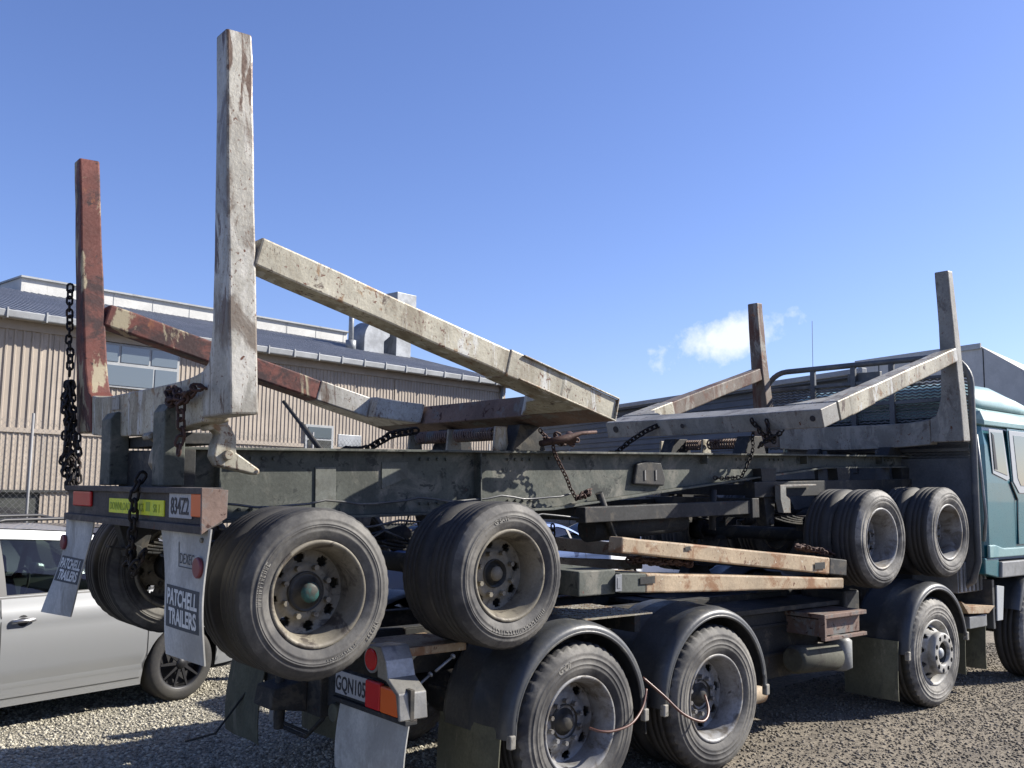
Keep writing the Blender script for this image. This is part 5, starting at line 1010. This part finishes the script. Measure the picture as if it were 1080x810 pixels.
# roof vents
sbox(14.05, 14.72, 6.2, 8.2, 4.0, 4.8, 'vent_shaft', 'galv', bevel=.01); sbox(13.95, 14.84, 8.2, 8.62, 3.9, 4.9, 'vent_hood', 'galv', bevel=.02)
cw = MB(); 
for o0 in (4.1,):
    prf = []
    for i in range(9): a = pi / 2 * i / 8; prf.append((13.35 - .70 * cos(a), 6.85 + .70 * sin(a)))
    prf += [(13.75, 7.55), (13.75, 7.05), (13.5, 6.85), (13.5, 6.2), (12.65, 6.2)]
    nn_ = len(prf); cw.add([wp(a, z, 4.0) for a, z in prf] + [wp(a, z, 4.8) for a, z in prf], [tuple(range(nn_)), tuple(range(2 * nn_ - 1, nn_ - 1, -1))] + [(i, i + nn_, (i + 1) % nn_ + nn_, (i + 1) % nn_) for i in range(nn_)])
cw.build('vent_cowl', 'galv', shed, bevel=.01)
b = MB(); b.tube([wp(12.25, 6.4, 4.2), wp(12.25, 8.15, 4.2)], .085, 12); b.tube([wp(12.25, 8.15, 4.2), wp(12.25, 8.3, 4.2)], .16, 12); b.tube([wp(12.25, 6.4, 4.2), wp(12.25, 6.75, 4.2)], .17, 12); b.build('flue_pipe', 'galv', shed)
# window strip
wn = sbox(1.75, 3.86, 4.04, 5.0, -.07, .0, 'window', 'gutter', bevel=.006)
for s0, s1, z0, z1 in ((1.8, 2.42, 4.60, 4.95), (2.48, 3.12, 4.60, 4.95), (3.18, 3.80, 4.60, 4.95), (1.8, 3.23, 4.09, 4.52), (3.28, 3.80, 4.09, 4.52)): sbox(s0, s1, z0, z1, -.085, -.0705, 'pane', 'shedglass', wn)
sd = sbox(7.42, 8.32, 2.4, 3.56, -.07, 0, 'window', 'gutter', bevel=.006); sbox(7.5, 8.24, 3.22, 3.5, -.085, -.0705, 'pane', 'shedglass', sd); sbox(7.5, 8.24, 2.45, 3.17, -.085, -.0705, 'pane', 'plinth', sd)
b = MB(); b.tube([wp(14.85, 5.2, -.12), wp(14.85, 0, -.12)], .05, 10); b.build('downpipe', 'gutter', shed)
sg = MB(); sg.hexa([wp(6.7, 2.9, -2.3), wp(7.4, 2.9, -2.3), wp(7.4, 2.9, -2.26), wp(6.7, 2.9, -2.26), wp(6.7, 3.2, -2.3), wp(7.4, 3.2, -2.3), wp(7.4, 3.2, -2.26), wp(6.7, 3.2, -2.26)])
fence = thing('chain_link_fence', 'chain-link fence with thin steel posts in front of the beige shed', 'fence', wp(5, 0, -2.4))
b = MB()
for s in (-5.6, -.2, 0.62, 5.9, 11.8, 15.4):
    bb = MB(); bb.tube([wp(s, 0, -2.4), wp(s, 3.2, -2.4)], .025, 8); bb.build('post', 'post', fence)
step = .11; zt, zb = 3.1, .05; n = int(21 / step)
for k in range(-int((zt - zb) / step), n):
    for sg_ in (1, -1):
        sA = -5.6 + k * step; sB = sA + (zt - zb); za, zb_ = (zb, zt) if sg_ > 0 else (zt, zb)
        if sA < -5.6: f = (-5.6 - sA) / (sB - sA); za = za + (zb_ - za) * f; sA = -5.6
        if sB > 15.4: f = (15.4 - sA) / (sB - sA); zb_ = za + (zb_ - za) * f; sB = 15.4
        if sB <= sA: continue
        o_ = -2.4 + .003 * sg_; b.tube([wp(sA, za, o_), wp(sB, zb_, o_)], .0022, 3, cap=False, smooth=False)
b.build('wire_mesh', 'post', fence)
tag(sg.build('notice_board', 'galv', fence, bevel=.01))
b = MB(); b.tube([wp(1.15, 0, -3.5), wp(1.15, 1.95, -3.5)], .09, 12)
tag(b.build('timber_post', 'greenpost', loc=wp(1.15, 0, -3.5)), 'short mossy green timber post standing behind the parked cars', 'post')
# ------------------------------------------------------------------ far sheds on the right
P1 = Vector((20.491, 14.198, 0)); P2 = Vector((18.075, 5.747, 0)); db = (P2 - P1).normalized(); nb_ = Vector((-db.y, db.x, 0))
if nb_.x < 0: nb_ = -nb_
def bp_(s, z, off=0.0): q = P1 + db * s + nb_ * off; return (q.x, q.y, z)
bs = thing('weatherboard_shed', 'low blue-grey shed with horizontal boards behind the trailer', 'shed', bp_(4, 0))
b = MB(); z = 0
while z < 4.2:
    b.hexa([bp_(-5, z, -.03), bp_(10.2, z, -.03), bp_(10.2, z, .05), bp_(-5, z, .05), bp_(-5, z + .148, 0), bp_(10.2, z + .148, 0), bp_(10.2, z + .148, .05), bp_(-5, z + .148, .05)]); z += .15
b.build('wall', 'blueboard', bs)
b = MB(); b.hexa([bp_(-5.2, 4.32, -.25), bp_(10.4, 4.32, -.25), bp_(10.4, 5.6, 6), bp_(-5.2, 5.6, 6), bp_(-5.2, 4.38, -.25), bp_(10.4, 4.38, -.25), bp_(10.4, 5.66, 6), bp_(-5.2, 5.66, 6)]) if False else b.hexa([bp_(-5.2, 4.34, -.2), bp_(10.4, 4.34, -.2), bp_(10.4, 4.2, 2.4), bp_(-5.2, 4.2, 2.4), bp_(-5.2, 4.4, -.2), bp_(10.4, 4.4, -.2), bp_(10.4, 4.26, 2.4), bp_(-5.2, 4.26, 2.4)]); b.build('roof', 'blueboard', bs)
b = MB(); b.hexa([bp_(-5.2, 4.38, -.26), bp_(10.4, 4.38, -.26), bp_(10.4, 4.38, -.12), bp_(-5.2, 4.38, -.12), bp_(-5.2, 4.5, -.26), bp_(10.4, 4.5, -.26), bp_(10.4, 4.5, -.12), bp_(-5.2, 4.5, -.12)]); b.build('gutter', 'gutter', bs, bevel=.02)
for sa in (-5, 10.15):
    b = MB(); b.hexa([bp_(sa, 0, .05), bp_(sa + .05, 0, .05), bp_(sa + .05, 0, 2.2), bp_(sa, 0, 2.2), bp_(sa, 4.25, .05), bp_(sa + .05, 4.25, .05), bp_(sa + .05, 4.2, 2.2), bp_(sa, 4.2, 2.2)]); b.build('end_wall', 'blueboard', bs)
b = MB(); b.hexa([bp_(-5, 0, 2.2), bp_(10.2, 0, 2.2), bp_(10.2, 0, 2.25), bp_(-5, 0, 2.25), bp_(-5, 4.2, 2.2), bp_(10.2, 4.2, 2.2), bp_(10.2, 4.2, 2.25), bp_(-5, 4.2, 2.25)]); b.build('rear_wall', 'blueboard', bs)
Q1 = Vector((23.215, 7.679, 0)) * 1; Q2 = Vector((22.487, 4.186, 0))
sc_ = 1.35; Q1 = CAM.xy.to_3d() + (Q1 - CAM.xy.to_3d()) * sc_; Q2 = CAM.xy.to_3d() + (Q2 - CAM.xy.to_3d()) * sc_; zt_ = 1.954 + (5.5 - 1.954) * sc_
dq = (Q2 - Q1).normalized(); nq = Vector((-dq.y, dq.x, 0)); nq = nq if nq.x > 0 else -nq; LQ = (Q2 - Q1).length
def qp(s, z, off=0.0): q = Q1 + dq * s + nq * off; return (q.x, q.y, z)
gs = thing('grey_gabled_shed', 'pale grey panelled gabled shed beyond the teal cab', 'shed', qp(3, 0))
b = MB(); face = [(0, 0), (0, zt_), (LQ, zt_), (LQ + 8, zt_ - 5.2), (LQ + 8, 0)]; n = len(face)
b.add([qp(s, z, 0) for s, z in face] + [qp(s, max(0, z - 4.5) if z else 0, 12) for s, z in face], [tuple(range(n)), tuple(range(2 * n - 1, n - 1, -1))] + [(i, i + n, (i + 1) % n + n, (i + 1) % n) for i in range(n)]); b.build('wall', 'greyboard', gs)
for i in range(9): b = MB(); s = .9 + i * 1.35; zz = zt_ if s < LQ else zt_ - (s - LQ) * .65; b.hexa([qp(s, 0, -.012), qp(s + .03, 0, -.012), qp(s + .03, 0, -.002), qp(s, 0, -.002), qp(s, zz - .05, -.012), qp(s + .03, zz - .05, -.012), qp(s + .03, zz - .05, -.002), qp(s, zz - .05, -.002)]); b.build('panel_joint', 'plinth', gs)
b = MB(); b.hexa([qp(-.1, zt_ - .12, -.06), qp(LQ + .1, zt_ - .12, -.06), qp(LQ + .1, zt_ - .12, -.003), qp(-.1, zt_ - .12, -.003), qp(-.1, zt_ + .05, -.06), qp(LQ + .1, zt_ + .05, -.06), qp(LQ + .1, zt_ + .05, -.003), qp(-.1, zt_ + .05, -.003)]); b.build('flashing', 'whitepanel', gs)
